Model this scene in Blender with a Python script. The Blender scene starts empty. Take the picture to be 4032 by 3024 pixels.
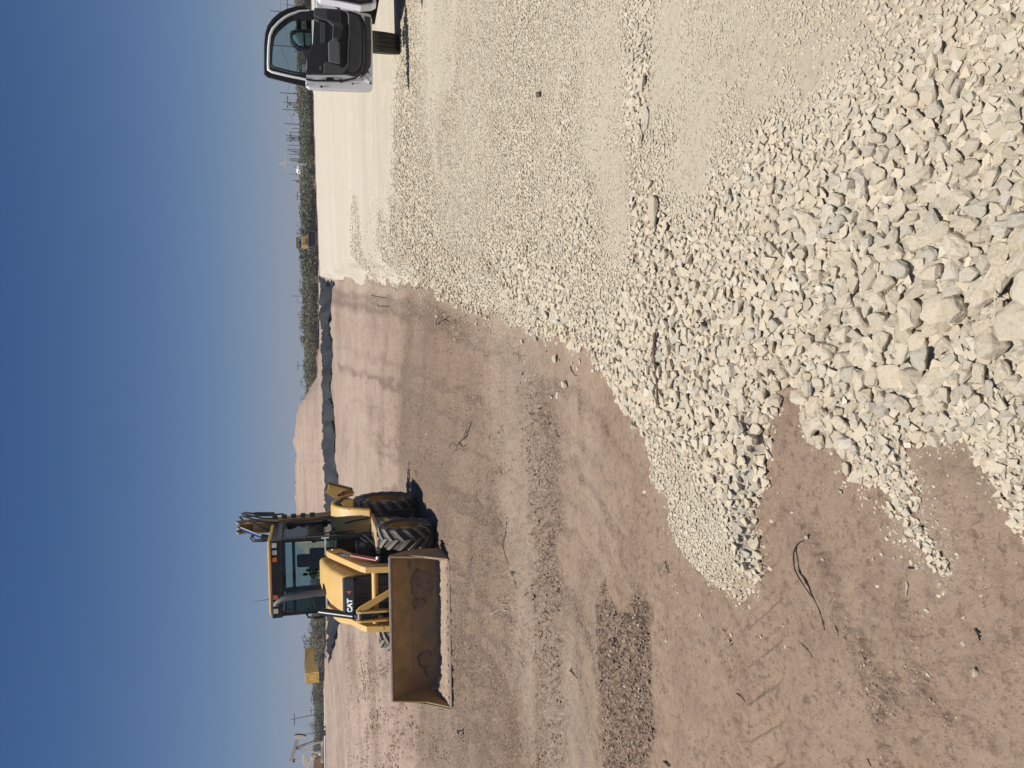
import bpy, bmesh, math, random
import numpy as np
from mathutils import Vector, Matrix, noise as mnoise

SC = bpy.context.scene
COL = SC.collection
rnd = random.Random(7)
RNG = np.random.default_rng(11)

# ------------------------------------------------------------------ camera
CAM_H = 1.55
FPX = 26.0 / 36.0 * 4032.0
PITCH = math.atan((2016.0 - 1215.0) / FPX)
ROLL = math.radians(-1.42)
_r0 = np.array([1.0, 0, 0])
CF = np.array([0, math.cos(PITCH), -math.sin(PITCH)])
_u0 = np.array([0, math.sin(PITCH), math.cos(PITCH)])
CR = _r0 * math.cos(ROLL) + _u0 * math.sin(ROLL)
CU = -_r0 * math.sin(ROLL) + _u0 * math.cos(ROLL)
CP = np.array([0, 0, CAM_H])
cam = bpy.data.cameras.new("camera")
cam.lens = 26.0
cam.sensor_width = 36.0
cam.sensor_fit = 'HORIZONTAL'
cam.clip_start = 0.05
cam.clip_end = 8000.0
camo = bpy.data.objects.new("camera", cam)
COL.objects.link(camo)
# the photograph lies on its side: image right = down, image up = world right
M = Matrix.Identity(4)
for i in range(3):
    M[i][0] = -CU[i]
    M[i][1] = CR[i]
    M[i][2] = -CF[i]
    M[i][3] = CP[i]
camo.matrix_world = M
SC.camera = camo

# ------------------------------------------------------------------ sky, sun, exposure
SUN_DIR = Vector((-0.19, -0.12, 1.0)).normalized()
SUN_EL = math.asin(SUN_DIR.z)
world = bpy.data.worlds.new("World")
SC.world = world
world.use_nodes = True
wn = world.node_tree.nodes
wl = world.node_tree.links
wn.clear()
sky = wn.new('ShaderNodeTexSky')
sky.sky_type = 'NISHITA'
sky.sun_disc = False
sky.sun_elevation = SUN_EL
sky.sun_rotation = math.atan2(SUN_DIR.x, SUN_DIR.y)
sky.altitude = 0.0
sky.air_density = 1.0
sky.dust_density = 0.6
sky.ozone_density = 3.0
bgn = wn.new('ShaderNodeBackground')
bgn.inputs['Strength'].default_value = 0.05
won = wn.new('ShaderNodeOutputWorld')
# deep dry-air blue above, pale dusty air low over the plain all the way round
tint = wn.new('ShaderNodeMix')
tint.data_type = 'RGBA'
tint.blend_type = 'MULTIPLY'
tint.inputs[0].default_value = 1.0
tint.inputs[7].default_value = (0.25, 0.56, 0.98, 1)
wl.new(sky.outputs[0], tint.inputs[6])
tcw = wn.new('ShaderNodeTexCoord')
sxyz = wn.new('ShaderNodeSeparateXYZ')
wl.new(tcw.outputs['Generated'], sxyz.inputs[0])
mab = wn.new('ShaderNodeMath')
mab.operation = 'ABSOLUTE'
wl.new(sxyz.outputs['Z'], mab.inputs[0])
mml = wn.new('ShaderNodeMath')
mml.operation = 'MULTIPLY'
mml.inputs[1].default_value = -1.0 / 0.15
wl.new(mab.outputs[0], mml.inputs[0])
mex = wn.new('ShaderNodeMath')
mex.operation = 'EXPONENT'
wl.new(mml.outputs[0], mex.inputs[0])
hz = wn.new('ShaderNodeMix')
hz.data_type = 'RGBA'
wl.new(mex.outputs[0], hz.inputs[0])
wl.new(tint.outputs[2], hz.inputs[6])
hz.inputs[7].default_value = (0.185 / 0.05, 0.285 / 0.05, 0.455 / 0.05, 1)
mm2 = wn.new('ShaderNodeMath')
mm2.operation = 'MULTIPLY'
mm2.inputs[1].default_value = -1.0 / 0.048
wl.new(mab.outputs[0], mm2.inputs[0])
me2 = wn.new('ShaderNodeMath')
me2.operation = 'EXPONENT'
wl.new(mm2.outputs[0], me2.inputs[0])
hz2 = wn.new('ShaderNodeMix')
hz2.data_type = 'RGBA'
wl.new(me2.outputs[0], hz2.inputs[0])
wl.new(hz.outputs[2], hz2.inputs[6])
hz2.inputs[7].default_value = (0.29 / 0.05, 0.315 / 0.05, 0.365 / 0.05, 1)
wl.new(hz2.outputs[2], bgn.inputs[0])
wl.new(bgn.outputs[0], won.inputs[0])

sun = bpy.data.lights.new("sun", 'SUN')
sun.energy = 4.95
sun.angle = math.radians(0.5)
sun.color = (1.0, 0.955, 0.88)
suno = bpy.data.objects.new("sun", sun)
COL.objects.link(suno)
suno.rotation_euler = SUN_DIR.to_track_quat('Z', 'Y').to_euler()

SC.view_settings.view_transform = 'Standard'
SC.view_settings.look = 'None'
SC.view_settings.exposure = 0.0
SC.view_settings.gamma = 1.0
SC.view_settings.use_curve_mapping = False
SC.cycles.max_bounces = 6
SC.cycles.diffuse_bounces = 2
SC.cycles.glossy_bounces = 3
SC.cycles.transparent_max_bounces = 12
SC.cycles.volume_bounces = 0
SC.cycles.use_denoising = True


# ------------------------------------------------------------------ picture coordinates -> places in the world
def rays(V, Y):
    V = np.asarray(V, float)
    Y = np.asarray(Y, float)
    u = 3024.0 - Y
    d = CF[None] + CR[None] * ((u - 1512) / FPX)[:, None] - CU[None] * ((V - 2016) / FPX)[:, None]
    return d / np.linalg.norm(d, axis=1)[:, None]


def on_z(v, y, z=0.0):
    d = rays([v], [y])[0]
    return CP + d * ((z - CAM_H) / d[2])


def at_y(v, y, Y):
    d = rays([v], [y])[0]
    return CP + d * (Y / d[1])


# ------------------------------------------------------------------ noise
def _h(ix, iy, s):
    h = (ix.astype(np.int64) * 374761393 + iy.astype(np.int64) * 668265263 + s * 2147483647) & 0xffffffff
    h = ((h ^ (h >> 13)) * 1274126177) & 0xffffffff
    h = ((h ^ (h >> 16)) * 2246822519) & 0xffffffff
    return (h ^ (h >> 15)) & 0xffff


def pnoise(x, y, s=0):
    x = np.asarray(x, float)
    y = np.asarray(y, float)
    ix = np.floor(x)
    iy = np.floor(y)
    fx = x - ix
    fy = y - iy
    ux = fx * fx * fx * (fx * (fx * 6 - 15) + 10)
    uy = fy * fy * fy * (fy * (fy * 6 - 15) + 10)

    def g(dx, dy):
        a = _h(ix + dx, iy + dy, s) * (2 * math.pi / 65536.0)
        return np.cos(a) * (fx - dx) + np.sin(a) * (fy - dy)
    return 1.5 * ((g(0, 0) * (1 - ux) + g(1, 0) * ux) * (1 - uy) + (g(0, 1) * (1 - ux) + g(1, 1) * ux) * uy)


def fbm(x, y, o=4, s=0, gain=0.5):
    a = 1.0
    t = 0
    f = 1.0
    for k in range(o):
        t = t + a * pnoise(x * f + 17.3 * k, y * f - 9.1 * k, s + k)
        a *= gain
        f *= 2.03
    return t


def sstep(a, b, x):
    t = np.clip((x - a) / (b - a), 0, 1)
    return t * t * (3 - 2 * t)


# ------------------------------------------------------------------ mesh helpers
class MB:
    def __init__(self):
        self.v = []
        self.f = []

    def add(self, vs, fs):
        o = len(self.v)
        self.v += [tuple(map(float, p)) for p in vs]
        self.f += [tuple(i + o for i in f) for f in fs]
        return self

    def box(self, lo, hi, M=None):
        x0, y0, z0 = lo
        x1, y1, z1 = hi
        vs = [(x0, y0, z0), (x1, y0, z0), (x1, y1, z0), (x0, y1, z0), (x0, y0, z1), (x1, y0, z1), (x1, y1, z1), (x0, y1, z1)]
        if M is not None:
            vs = [M @ Vector(p) for p in vs]
        return self.add(vs, [(0, 3, 2, 1), (4, 5, 6, 7), (0, 1, 5, 4), (1, 2, 6, 5), (2, 3, 7, 6), (3, 0, 4, 7)])

    def prism(self, poly, a0, a1, axis='y'):
        """polygon in the two other axes (x,z for 'y'; y,z for 'x'; x,y for 'z') pushed from a0 to a1"""
        def P(p, a):
            if axis == 'y':
                return (p[0], a, p[1])
            if axis == 'x':
                return (a, p[0], p[1])
            return (p[0], p[1], a)
        n = len(poly)
        vs = [P(p, a0) for p in poly] + [P(p, a1) for p in poly]
        fs = [tuple(range(n)), tuple(range(2 * n - 1, n - 1, -1))]
        fs += [(i, i + n, (i + 1) % n + n, (i + 1) % n) for i in range(n)]
        return self.add(vs, fs)

    def tube(self, pts, r, seg=8, closed=False, cap=True):
        pts = [Vector(p) for p in pts]
        n = len(pts)
        rs = r if isinstance(r, (list, tuple)) else [r] * n
        rings = []
        prev = None
        for i, p in enumerate(pts):
            if closed:
                t = pts[(i + 1) % n] - pts[i - 1]
            else:
                t = pts[min(i + 1, n - 1)] - pts[max(i - 1, 0)]
            if t.length < 1e-9:
                t = Vector((0, 0, 1))
            t.normalize()
            if prev is None:
                a = Vector((0, 0, 1)) if abs(t.z) < 0.9 else Vector((1, 0, 0))
                nrm = t.cross(a).normalized()
            else:
                nrm = prev - t * prev.dot(t)
                if nrm.length < 1e-6:
                    nrm = t.orthogonal()
                nrm.normalize()
            prev = nrm
            b = t.cross(nrm)
            rings.append([p + (nrm * math.cos(2 * math.pi * k / seg) + b * math.sin(2 * math.pi * k / seg)) * rs[i] for k in range(seg)])
        vs = [q for rg in rings for q in rg]
        fs = []
        m = n if closed else n - 1
        for i in range(m):
            for k in range(seg):
                a = i * seg + k
                b2 = i * seg + (k + 1) % seg
                c = ((i + 1) % n) * seg + (k + 1) % seg
                d = ((i + 1) % n) * seg + k
                fs.append((a, b2, c, d))
        if cap and not closed:
            fs.append(tuple(range(seg - 1, -1, -1)))
            fs.append(tuple((n - 1) * seg + k for k in range(seg)))
        return self.add(vs, fs)

    def cyl(self, a, b, r, seg=16):
        return self.tube([a, b], r, seg)

    def lathe(self, prof, axis='y', seg=32, origin=(0, 0, 0), closed=True):
        """profile of (radius, along) pairs turned round an axis"""
        n = len(prof)
        vs = []
        ox, oy, oz = origin
        for k in range(seg):
            a = 2 * math.pi * k / seg
            c, s = math.cos(a), math.sin(a)
            for r, h in prof:
                if axis == 'y':
                    vs.append((ox + r * c, oy + h, oz + r * s))
                elif axis == 'x':
                    vs.append((ox + h, oy + r * c, oz + r * s))
                else:
                    vs.append((ox + r * c, oy + r * s, oz + h))
        fs = []
        m = n if closed else n - 1
        for k in range(seg):
            for i in range(m):
                fs.append((k * n + i, k * n + (i + 1) % n, ((k + 1) % seg) * n + (i + 1) % n, ((k + 1) % seg) * n + i))
        return self.add(vs, fs)

    def loft(self, rings, cap=True):
        n = len(rings[0])
        vs = [p for r in rings for p in r]
        fs = []
        for i in range(len(rings) - 1):
            for k in range(n):
                fs.append((i * n + k, i * n + (k + 1) % n, (i + 1) * n + (k + 1) % n, (i + 1) * n + k))
        if cap:
            fs.append(tuple(range(n - 1, -1, -1)))
            fs.append(tuple((len(rings) - 1) * n + k for k in range(n)))
        return self.add(vs, fs)

    def mesh(self, name, mat, smooth=None):
        me = bpy.data.meshes.new(name)
        me.from_pydata(self.v, [], self.f)
        bm = bmesh.new()
        bm.from_mesh(me)
        bmesh.ops.recalc_face_normals(bm, faces=bm.faces[:])
        bm.to_mesh(me)
        bm.free()
        if mat:
            me.materials.append(mat)
        if smooth:
            for p in me.polygons:
                p.use_smooth = True
            me.set_sharp_from_angle(angle=math.radians(smooth))
        return me

    def build(self, name, mat, parent=None, bevel=0.0, smooth=None, loc=None, rotz=None):
        o = bpy.data.objects.new(name, self.mesh(name, mat, smooth))
        COL.objects.link(o)
        if parent is not None:
            o.parent = parent
        if loc is not None:
            o.location = loc
        if rotz is not None:
            o.rotation_euler = (0, 0, rotz)
        if bevel:
            b = o.modifiers.new("bevel", 'BEVEL')
            b.width = bevel
            b.segments = 2
            b.limit_method = 'ANGLE'
            b.angle_limit = math.radians(40)
            b.harden_normals = False
        return o


def empty(name, loc=(0, 0, 0), rotz=0.0):
    o = bpy.data.objects.new(name, None)
    COL.objects.link(o)
    o.location = loc
    o.rotation_euler = (0, 0, rotz)
    return o


def tag(o, label=None, cat=None, group=None, kind=None):
    if label:
        o['label'] = label
    if cat:
        o['category'] = cat
    if group:
        o['group'] = group
    if kind:
        o['kind'] = kind
    return o


def copy_tree(o, parent=None):
    c = o.copy()
    COL.objects.link(c)
    c.parent = parent
    for ch in list(o.children):
        copy_tree(ch, c)
    return c


def np_mesh(name, verts, faces, mat, smooth=True):
    """numpy arrays -> mesh; faces (n,3) or (n,4)"""
    me = bpy.data.meshes.new(name)
    nv, nf, k = len(verts), len(faces), faces.shape[1]
    me.vertices.add(nv)
    me.vertices.foreach_set('co', np.asarray(verts, np.float32).ravel())
    me.loops.add(nf * k)
    me.loops.foreach_set('vertex_index', np.asarray(faces, np.int32).ravel())
    me.polygons.add(nf)
    me.polygons.foreach_set('loop_start', np.arange(0, nf * k, k, dtype=np.int32))
    me.polygons.foreach_set('loop_total', np.full(nf, k, np.int32))
    me.polygons.foreach_set('use_smooth', np.full(nf, smooth, bool))
    me.update(calc_edges=True)
    if mat:
        me.materials.append(mat)
    return me


def vcol(me, name, arr):
    a = me.attributes.new(name, 'FLOAT', 'POINT')
    a.data.foreach_set('value', np.asarray(arr, np.float32))


# ------------------------------------------------------------------ materials
class NT:
    def __init__(self, name):
        self.m = bpy.data.materials.new(name)
        self.m.use_nodes = True
        self.t = self.m.node_tree
        self.p = self.t.nodes['Principled BSDF']

    def n(self, typ, **kw):
        nd = self.t.nodes.new(typ)
        for k, v in kw.items():
            if k.startswith('i_'):
                nd.inputs[k[2:].replace('_', ' ')].default_value = v
            else:
                setattr(nd, k, v)
        return nd

    def l(self, a, b):
        self.t.links.new(a, b)

    def noise(self, scale, detail=4, rough=0.55, coord=None, dist=0.0):
        nd = self.n('ShaderNodeTexNoise', i_Scale=scale, i_Detail=detail, i_Roughness=rough, i_Distortion=dist)
        if coord is not None:
            self.l(coord, nd.inputs['Vector'])
        return nd.outputs['Fac']

    def obj(self):
        return self.n('ShaderNodeTexCoord').outputs['Object']

    def pos(self):
        return self.n('ShaderNodeNewGeometry').outputs['Position']

    def ramp(self, fac, stops, interp='LINEAR'):
        r = self.n('ShaderNodeValToRGB')
        r.color_ramp.interpolation = interp
        els = r.color_ramp.elements
        while len(els) < len(stops):
            els.new(0.5)
        for e, (p, c) in zip(els, stops):
            e.position = p
            e.color = (c, c, c, 1) if not isinstance(c, (tuple, list)) else (*c[:3], 1)
        self.l(fac, r.inputs[0])
        return r.outputs[0]

    def mix(self, fac, a, b, typ='MIX'):
        m = self.n('ShaderNodeMix', data_type='RGBA', blend_type=typ)
        for inp, v in ((m.inputs[0], fac), (m.inputs[6], a), (m.inputs[7], b)):
            if isinstance(v, (int, float)):
                inp.default_value = v
            elif isinstance(v, (tuple, list)):
                inp.default_value = (*v[:3], 1)
            else:
                self.l(v, inp)
        return m.outputs[2]

    def math(self, op, a, b=0.0, clamp=False):
        m = self.n('ShaderNodeMath', operation=op, use_clamp=clamp)
        for inp, v in ((m.inputs[0], a), (m.inputs[1], b)):
            if isinstance(v, (int, float)):
                inp.default_value = v
            else:
                self.l(v, inp)
        return m.outputs[0]

    def bump(self, h, dist, strength=1.0, prev=None):
        b = self.n('ShaderNodeBump', i_Strength=strength, i_Distance=dist)
        self.l(h, b.inputs['Height'])
        if prev is not None:
            self.l(prev, b.inputs['Normal'])
        return b.outputs[0]

    def set(self, color=None, rough=None, metal=None, normal=None, spec=None):
        for k, v in (('Base Color', color), ('Roughness', rough), ('Metallic', metal), ('Normal', normal), ('Specular IOR Level', spec)):
            if v is None:
                continue
            if isinstance(v, (int, float)):
                self.p.inputs[k].default_value = v
            elif isinstance(v, (tuple, list)):
                self.p.inputs[k].default_value = (*v[:3], 1)
            else:
                self.l(v, self.p.inputs[k])
        return self.m


def plain(name, col, rough=0.6, metal=0.0, var=0.12, scale=6.0, dust=0.0, dustcol=(0.33, 0.26, 0.2), spec=None, bump=0.0):
    """paint, rubber or metal with mottling and optional dust lying on what faces up"""
    t = NT(name)
    co = t.obj()
    nz = t.noise(scale, 6, 0.62, co)
    lo = tuple(c * (1 - var) for c in col)
    hi = tuple(min(1, c * (1 + var)) for c in col)
    c = t.mix(t.ramp(nz, [(0.3, 0.0), (0.7, 1.0)]), lo, hi)
    r = rough
    if dust > 0:
        g = t.n('ShaderNodeNewGeometry')
        sx = t.n('ShaderNodeSeparateXYZ')
        t.l(g.outputs['Normal'], sx.inputs[0])
        up = t.math('MULTIPLY_ADD', sx.outputs['Z'], 0.5)
        up.node.inputs[2].default_value = 0.5
        nz2 = t.noise(scale * 2.3, 5, 0.7, co)
        f = t.math('MULTIPLY', t.ramp(nz2, [(0.25, 0.15), (0.75, 1.0)]), up)
        f = t.math('MULTIPLY', f, dust, True)
        c = t.mix(f, c, dustcol)
        r = t.math('MULTIPLY_ADD', f, 0.9 - rough)
        r.node.inputs[2].default_value = rough
    nrm = None
    if bump:
        nrm = t.bump(t.noise(scale * 9, 3, 0.6, co), bump)
    return t.set(c, r, metal, nrm, spec)


def glass_mat(name, tint=(0.72, 0.82, 0.82), refl=0.06):
    m = bpy.data.materials.new(name)
    m.use_nodes = True
    nt = m.node_tree
    nt.nodes.clear()
    o = nt.nodes.new('ShaderNodeOutputMaterial')
    tr = nt.nodes.new('ShaderNodeBsdfTransparent')
    tr.inputs[0].default_value = (*tint, 1)
    gl = nt.nodes.new('ShaderNodeBsdfGlossy')
    gl.inputs['Roughness'].default_value = 0.03
    lw = nt.nodes.new('ShaderNodeFresnel')
    lw.inputs[0].default_value = 1.45
    mx = nt.nodes.new('ShaderNodeMixShader')
    nt.links.new(lw.outputs[0], mx.inputs[0])
    nt.links.new(tr.outputs[0], mx.inputs[1])
    nt.links.new(gl.outputs[0], mx.inputs[2])
    nt.links.new(mx.outputs[0], o.inputs[0])
    return m

# ================================================================== TERRAIN
def px_poly(pts, z=-0.2):
    """corner list in picture coordinates (V, Y) -> ground polygon (x, y)"""
    return np.array([on_z(v, y, z)[:2] for v, y in pts])


def sdist(px, py, poly):
    """signed distance to a polygon, positive inside"""
    n = len(poly)
    d2 = np.full(px.shape, 1e18)
    ins = np.zeros(px.shape, bool)
    for i in range(n):
        ax, ay = poly[i]
        bx, by = poly[(i + 1) % n]
        ex, ey = bx - ax, by - ay
        L = ex * ex + ey * ey + 1e-12
        t = np.clip(((px - ax) * ex + (py - ay) * ey) / L, 0, 1)
        d2 = np.minimum(d2, (px - ax - t * ex) ** 2 + (py - ay - t * ey) ** 2)
        c = ((ay > py) != (by > py)) & (px < (bx - ax) * (py - ay) / (by - ay + 1e-15) + ax)
        ins ^= c
    d = np.sqrt(d2)
    return np.where(ins, d, -d)


def ldist(px, py, line):
    d2 = np.full(px.shape, 1e18)
    for i in range(len(line) - 1):
        ax, ay = line[i]
        bx, by = line[i + 1]
        ex, ey = bx - ax, by - ay
        t = np.clip(((px - ax) * ex + (py - ay) * ey) / (ex * ex + ey * ey + 1e-12), 0, 1)
        d2 = np.minimum(d2, (px - ax - t * ex) ** 2 + (py - ay - t * ey) ** 2)
    return np.sqrt(d2)


def zbase(x, y):
    """large shape of the bare ground"""
    z = -0.045 - 0.465 * sstep(1.8, 9.5, y)
    z = z + 0.30 * sstep(45, 100, y) + 0.25 * sstep(100, 160, y)
    return z


# the white limestone pad: its edge as the photograph shows it, walked from the far end towards the camera
GRAV_PX = [(1262, 1094), (1290, 1098), (1330, 1105), (1440, 1120), (1500, 1130), (1590, 1150), (1640, 1185), (1745, 1225), (1830, 1268), (1935, 1280), (2000, 1330),
           (2090, 1350), (2200, 1370), (2290, 1400), (2350, 1470), (2420, 1560), (2480, 1650), (2540, 1770), (2590, 1890), (2640, 2040),
           (2690, 2190), (2760, 2270), (2850, 2310), (2905, 2385), (2935, 2300), (2985, 2280), (2975, 2144), (2972, 2020), (2955, 1960), (3008, 1890),
           (3024, 1800), (3024, 1690), (3045, 1590), (3090, 1540), (3130, 1560), (3177, 1663), (3250, 1730), (3310, 1782), (3362, 1882), (3462, 1961), (3555, 2061), (3616, 2164),
           (3680, 2270), (3712, 2200), (3690, 2120), (3640, 2034), (3618, 1960), (3594, 1850), (3590, 1770), (3680, 1740), (3790, 1770), (3850, 1800), (3919, 1930), (3979, 1995), (4050, 2100)]
_g = [tuple(on_z(v, y, -0.05)[:2]) for v, y in GRAV_PX]
_g += [(-0.05, 1.05), (0.1, 0.3), (0.6, -4.0), (60, -6.0), (160, 60), (150, 120)]
_far = [tuple(on_z(v, y, 0.0)[:2]) for v, y in [(1226, 0), (1231, 300), (1243, 700)]]
GRAV = np.array(_g + _far)

# zones of the bare dirt
P_DARK1 = px_poly([(2405, 2225), (2440, 2290), (2478, 2235), (2500, 2330), (2545, 2450), (2590, 2430), (2640, 2300), (2690, 2400), (2702, 2700), (2735, 2950), (2725, 3300), (2450, 3300), (2440, 2800), (2425, 2400)], -0.3)
P_DARK2 = px_poly([(2060, 1560), (2150, 1520), (2230, 1560), (2290, 1700), (2300, 2000), (2312, 2300), (2310, 2700), (2290, 3000), (2180, 3000), (2140, 2500), (2120, 2000)], -0.42)
P_TAN = px_poly([(2320, 1900), (2400, 2150), (2420, 2500), (2435, 3100), (2330, 3100), (2318, 2500)], -0.38)
P_SMOOTH = px_poly([(2290, 1560), (2400, 1640), (2520, 1850), (2600, 2100), (2560, 2230), (2440, 2180), (2330, 2000)], -0.3)
P_CLOD = px_poly([(1300, 2560), (1330, 2460), (1560, 2480), (1660, 2800), (1640, 3600), (1300, 3600)], -0.5)
P_GREY = px_poly([(1540, 1560), (1680, 1500), (1740, 1800), (1800, 2300), (1900, 3000), (1690, 3200), (1640, 2800), (1620, 2000)], -0.5)
L_RIDGE = [px_poly(p, -0.1) for p in (
    [(3222, 2085), (3300, 2200), (3370, 2400), (3430, 2560), (3490, 2700), (3540, 2850), (3585, 3060)],
    [(3620, 2450), (3680, 2510)], [(3700, 2680), (3790, 2810)],
    [(3330, 2300), (3480, 2560), (3560, 2720), (3640, 2900)],
    [(2230, 1500), (2258, 1640), (2262, 1800), (2250, 1890)],
    [(3130, 2010), (3210, 2110)], [(2700, 1560), (2610, 1480)])]
TRACK_Y = on_z(2950, 2600, -0.07)[1]

# pit with its liner
PIT = np.array([tuple(on_z(v, y, z)[:2]) for v, y, z in [
    (1264, 1094, -.3), (1271, 1300, -.3), (1279, 1500, -.3), (1284, 1700, -.3), (1288, 2000, -.3), (1300, 2450, -.3), (1315, 2610, -.4),
    (1318, 2560, -.45), (1345, 2450, -.5), (1335, 2200, -.5), (1338, 1900, -.5), (1322, 1780, -.5), (1328, 1680, -.5), (1308, 1530, -.5), (1318, 1400, -.5), (1305, 1280, -.5), (1306, 1180, -.45), (1310, 1105, -.3)]])
MOUND_C = (-11.5, 108.0)


def mound(x, y):
    """the spoil heap beyond the pit: a long flat-topped heap with its toe on the right"""
    u = (x - MOUND_C[0])
    w = y - MOUND_C[1]
    n = fbm(x / 6.0, y / 6.0, 3, 61)
    d = np.minimum(np.minimum(14.2 - 0.55 * (w + 9) * 0 - u + n * 0.8, u + 15.0 + n), np.minimum(w + 11.5 + n * 0.7, 16.0 - w))
    h = 3.75 * sstep(0.0, 6.8, d)
    h = h + 0.26 * sstep(1.0, 5, d) * fbm(x / 2.0, y / 2.0, 5, 71, .6) + 0.22 * sstep(3, 7, d) * pnoise(x / 5.0, y / 7.0, 77)
    h = h + 0.10 * sstep(0.5, 3, d) * pnoise((x * 0.35 + y) / 0.9, x / 9.0, 73)
    return np.where(d > 0, h, 0.0)


def octaves(x, y, cell, waves, seed, billow=False):
    t = 0
    for k, (w, a) in enumerate(waves):
        n = pnoise(x / w + 31.7 * k, y / w - 11.1 * k, seed + k)
        if billow:
            n = np.abs(n) * 2 - 0.6
        t = t + a * n * sstep(1.4 * cell, 3.0 * cell, np.full(np.shape(cell), w))
    return t


def zones(x, y):
    """soft membership of the dirt zones"""
    r = np.sqrt(x * x + y * y)
    wob = 0.035 * r * fbm(x / (0.09 * r + 0.05), y / (0.09 * r + 0.05), 3, 5)
    Z = {}
    for nm, P, soft in (('dark1', P_DARK1, .012), ('dark2', P_DARK2, .03), ('tan', P_TAN, .02), ('smooth', P_SMOOTH, .04), ('clod', P_CLOD, .06), ('grey', P_GREY, .08)):
        s = soft * r
        Z[nm] = sstep(-s, s, sdist(x, y, P) + wob)
    rd = np.full(np.shape(x), 1e9)
    for L in L_RIDGE:
        rd = np.minimum(rd, ldist(x, y, L))
    wn = 1 + 0.5 * pnoise(x * 6, y * 6, 91)
    Z['ridge'] = np.exp(-(rd / (0.022 * wn + 0.012)) ** 2) * (0.55 + 0.45 * pnoise(x * 9, y * 9, 92))
    return Z


def z_dirt(x, y, cell=None, Z=None, gmv=None):
    r = np.sqrt(x * x + y * y) + 1e-6
    if cell is None:
        cell = r * 0.0014
    if Z is None:
        Z = zones(x, y)
    z = zbase(x, y)
    # broad unevenness, ruts that run across the view
    z = z + 0.05 * sstep(5, 14, r) * fbm(x / 3.7, y / 3.7, 3, 21) + 0.25 * sstep(30, 80, r) * pnoise(x / 23., y / 23., 24)
    gr = (y + 0.16 * x + 0.02 * x * x)
    z = z + (0.016 + 0.0 * r) * sstep(2.0, 5, r) * pnoise(gr / 0.42, x / 6.0, 31) + 0.010 * sstep(1.5, 4, r) * pnoise(gr / 0.17, x / 3.0, 33)
    if gmv is not None:
        z = z + 0.013 * pnoise(gmv / (0.10 + .012 * r), x / 2.5, 37) * (np.abs(gmv) < 6) * sstep(2.0, 3.5, r)
    # near soil bank in front of the pit
    bank = np.exp(-((y - 43.0 - 1.4 * np.sin(x / 5.0)) / 2.6) ** 2)
    z = z + 0.32 * bank * (1 + 0.5 * pnoise(x / 2.2, y / 2.2, 35)) * sstep(6, 2, x)
    amp = 0.34 + 2.3 * Z['dark1'] + 1.8 * Z['dark2'] + 2.4 * Z['clod'] + 0.9 * Z['grey'] - 0.24 * Z['tan'] - 0.2 * Z['smooth']
    amp = amp + 0.9 * sstep(4.5, 8.0, r) * (1 - Z['tan']) * (1 - Z['smooth'])
    amp = amp * (0.75 + 0.6 * pnoise(x / (0.25 * r + .2), y / (0.10 * r + .1), 41))
    amp = np.clip(amp, 0.08, 3.2)
    fine = octaves(x, y, cell, [(0.22, .013), (0.11, .013), (0.055, .012), (0.028, .009), (0.014, .0055)], 43, True)
    big = octaves(x, y, cell, [(0.9, .030), (0.45, .020)], 53, True) * sstep(9, 14, r)
    z = z + amp * fine + (Z['clod'] * 1.2 + 0.35) * big
    z = z + Z['ridge'] * (0.028 + 0.02 * pnoise(x * 22, y * 22, 95) + 0.015 * pnoise(x * 50, y * 50, 96))
    # wheel prints near the camera
    q = np.abs(y - TRACK_Y)
    tr = sstep(0.26, 0.20, q) * sstep(0.10, -0.15, x)
    bar = np.sin(2 * math.pi * (x + np.sign(y - TRACK_Y) * 0.03 - 0.8 * q) / 0.145)
    z = z - tr * (0.004 + 0.016 * sstep(0.1, 0.7, bar) - 0.004 * sstep(0.02, 0.0, q))
    # pit
    m = (np.abs(x) < 60) & (y > 35) & (y < 130)
    if np.any(m):
        xs, ys = np.asarray(x)[m], np.asarray(y)[m]
        d = sdist(xs, ys, PIT) + 0.5 * pnoise(xs / 2.0, ys / 2.0, 57)
        zz = np.asarray(z)[m]
        zz = zz - np.clip(d, 0, 7.5) * 0.62 - 0.45 * sstep(0.2, 1.2, d)
        zz = zz + 0.15 * np.exp(-((d + 0.6) / 0.7) ** 2) * (ys < 74 + .25 * xs) * (1 + 0.6 * pnoise(xs / 1.7, ys / 1.7, 58))
        zz = zz + mound(xs, ys)
        z = np.array(z)
        z[m] = zz
    return z


def pad_mask(x, y):
    """signed distance into the pad with its ragged edge"""
    r = np.sqrt(x * x + y * y)
    return sdist(x, y, GRAV) + 0.045 * (0.6 + 0.25 * np.minimum(r, 14)) * fbm(x / (0.10 + 0.02 * r), y / (0.10 + 0.02 * r), 3, 101)


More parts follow.
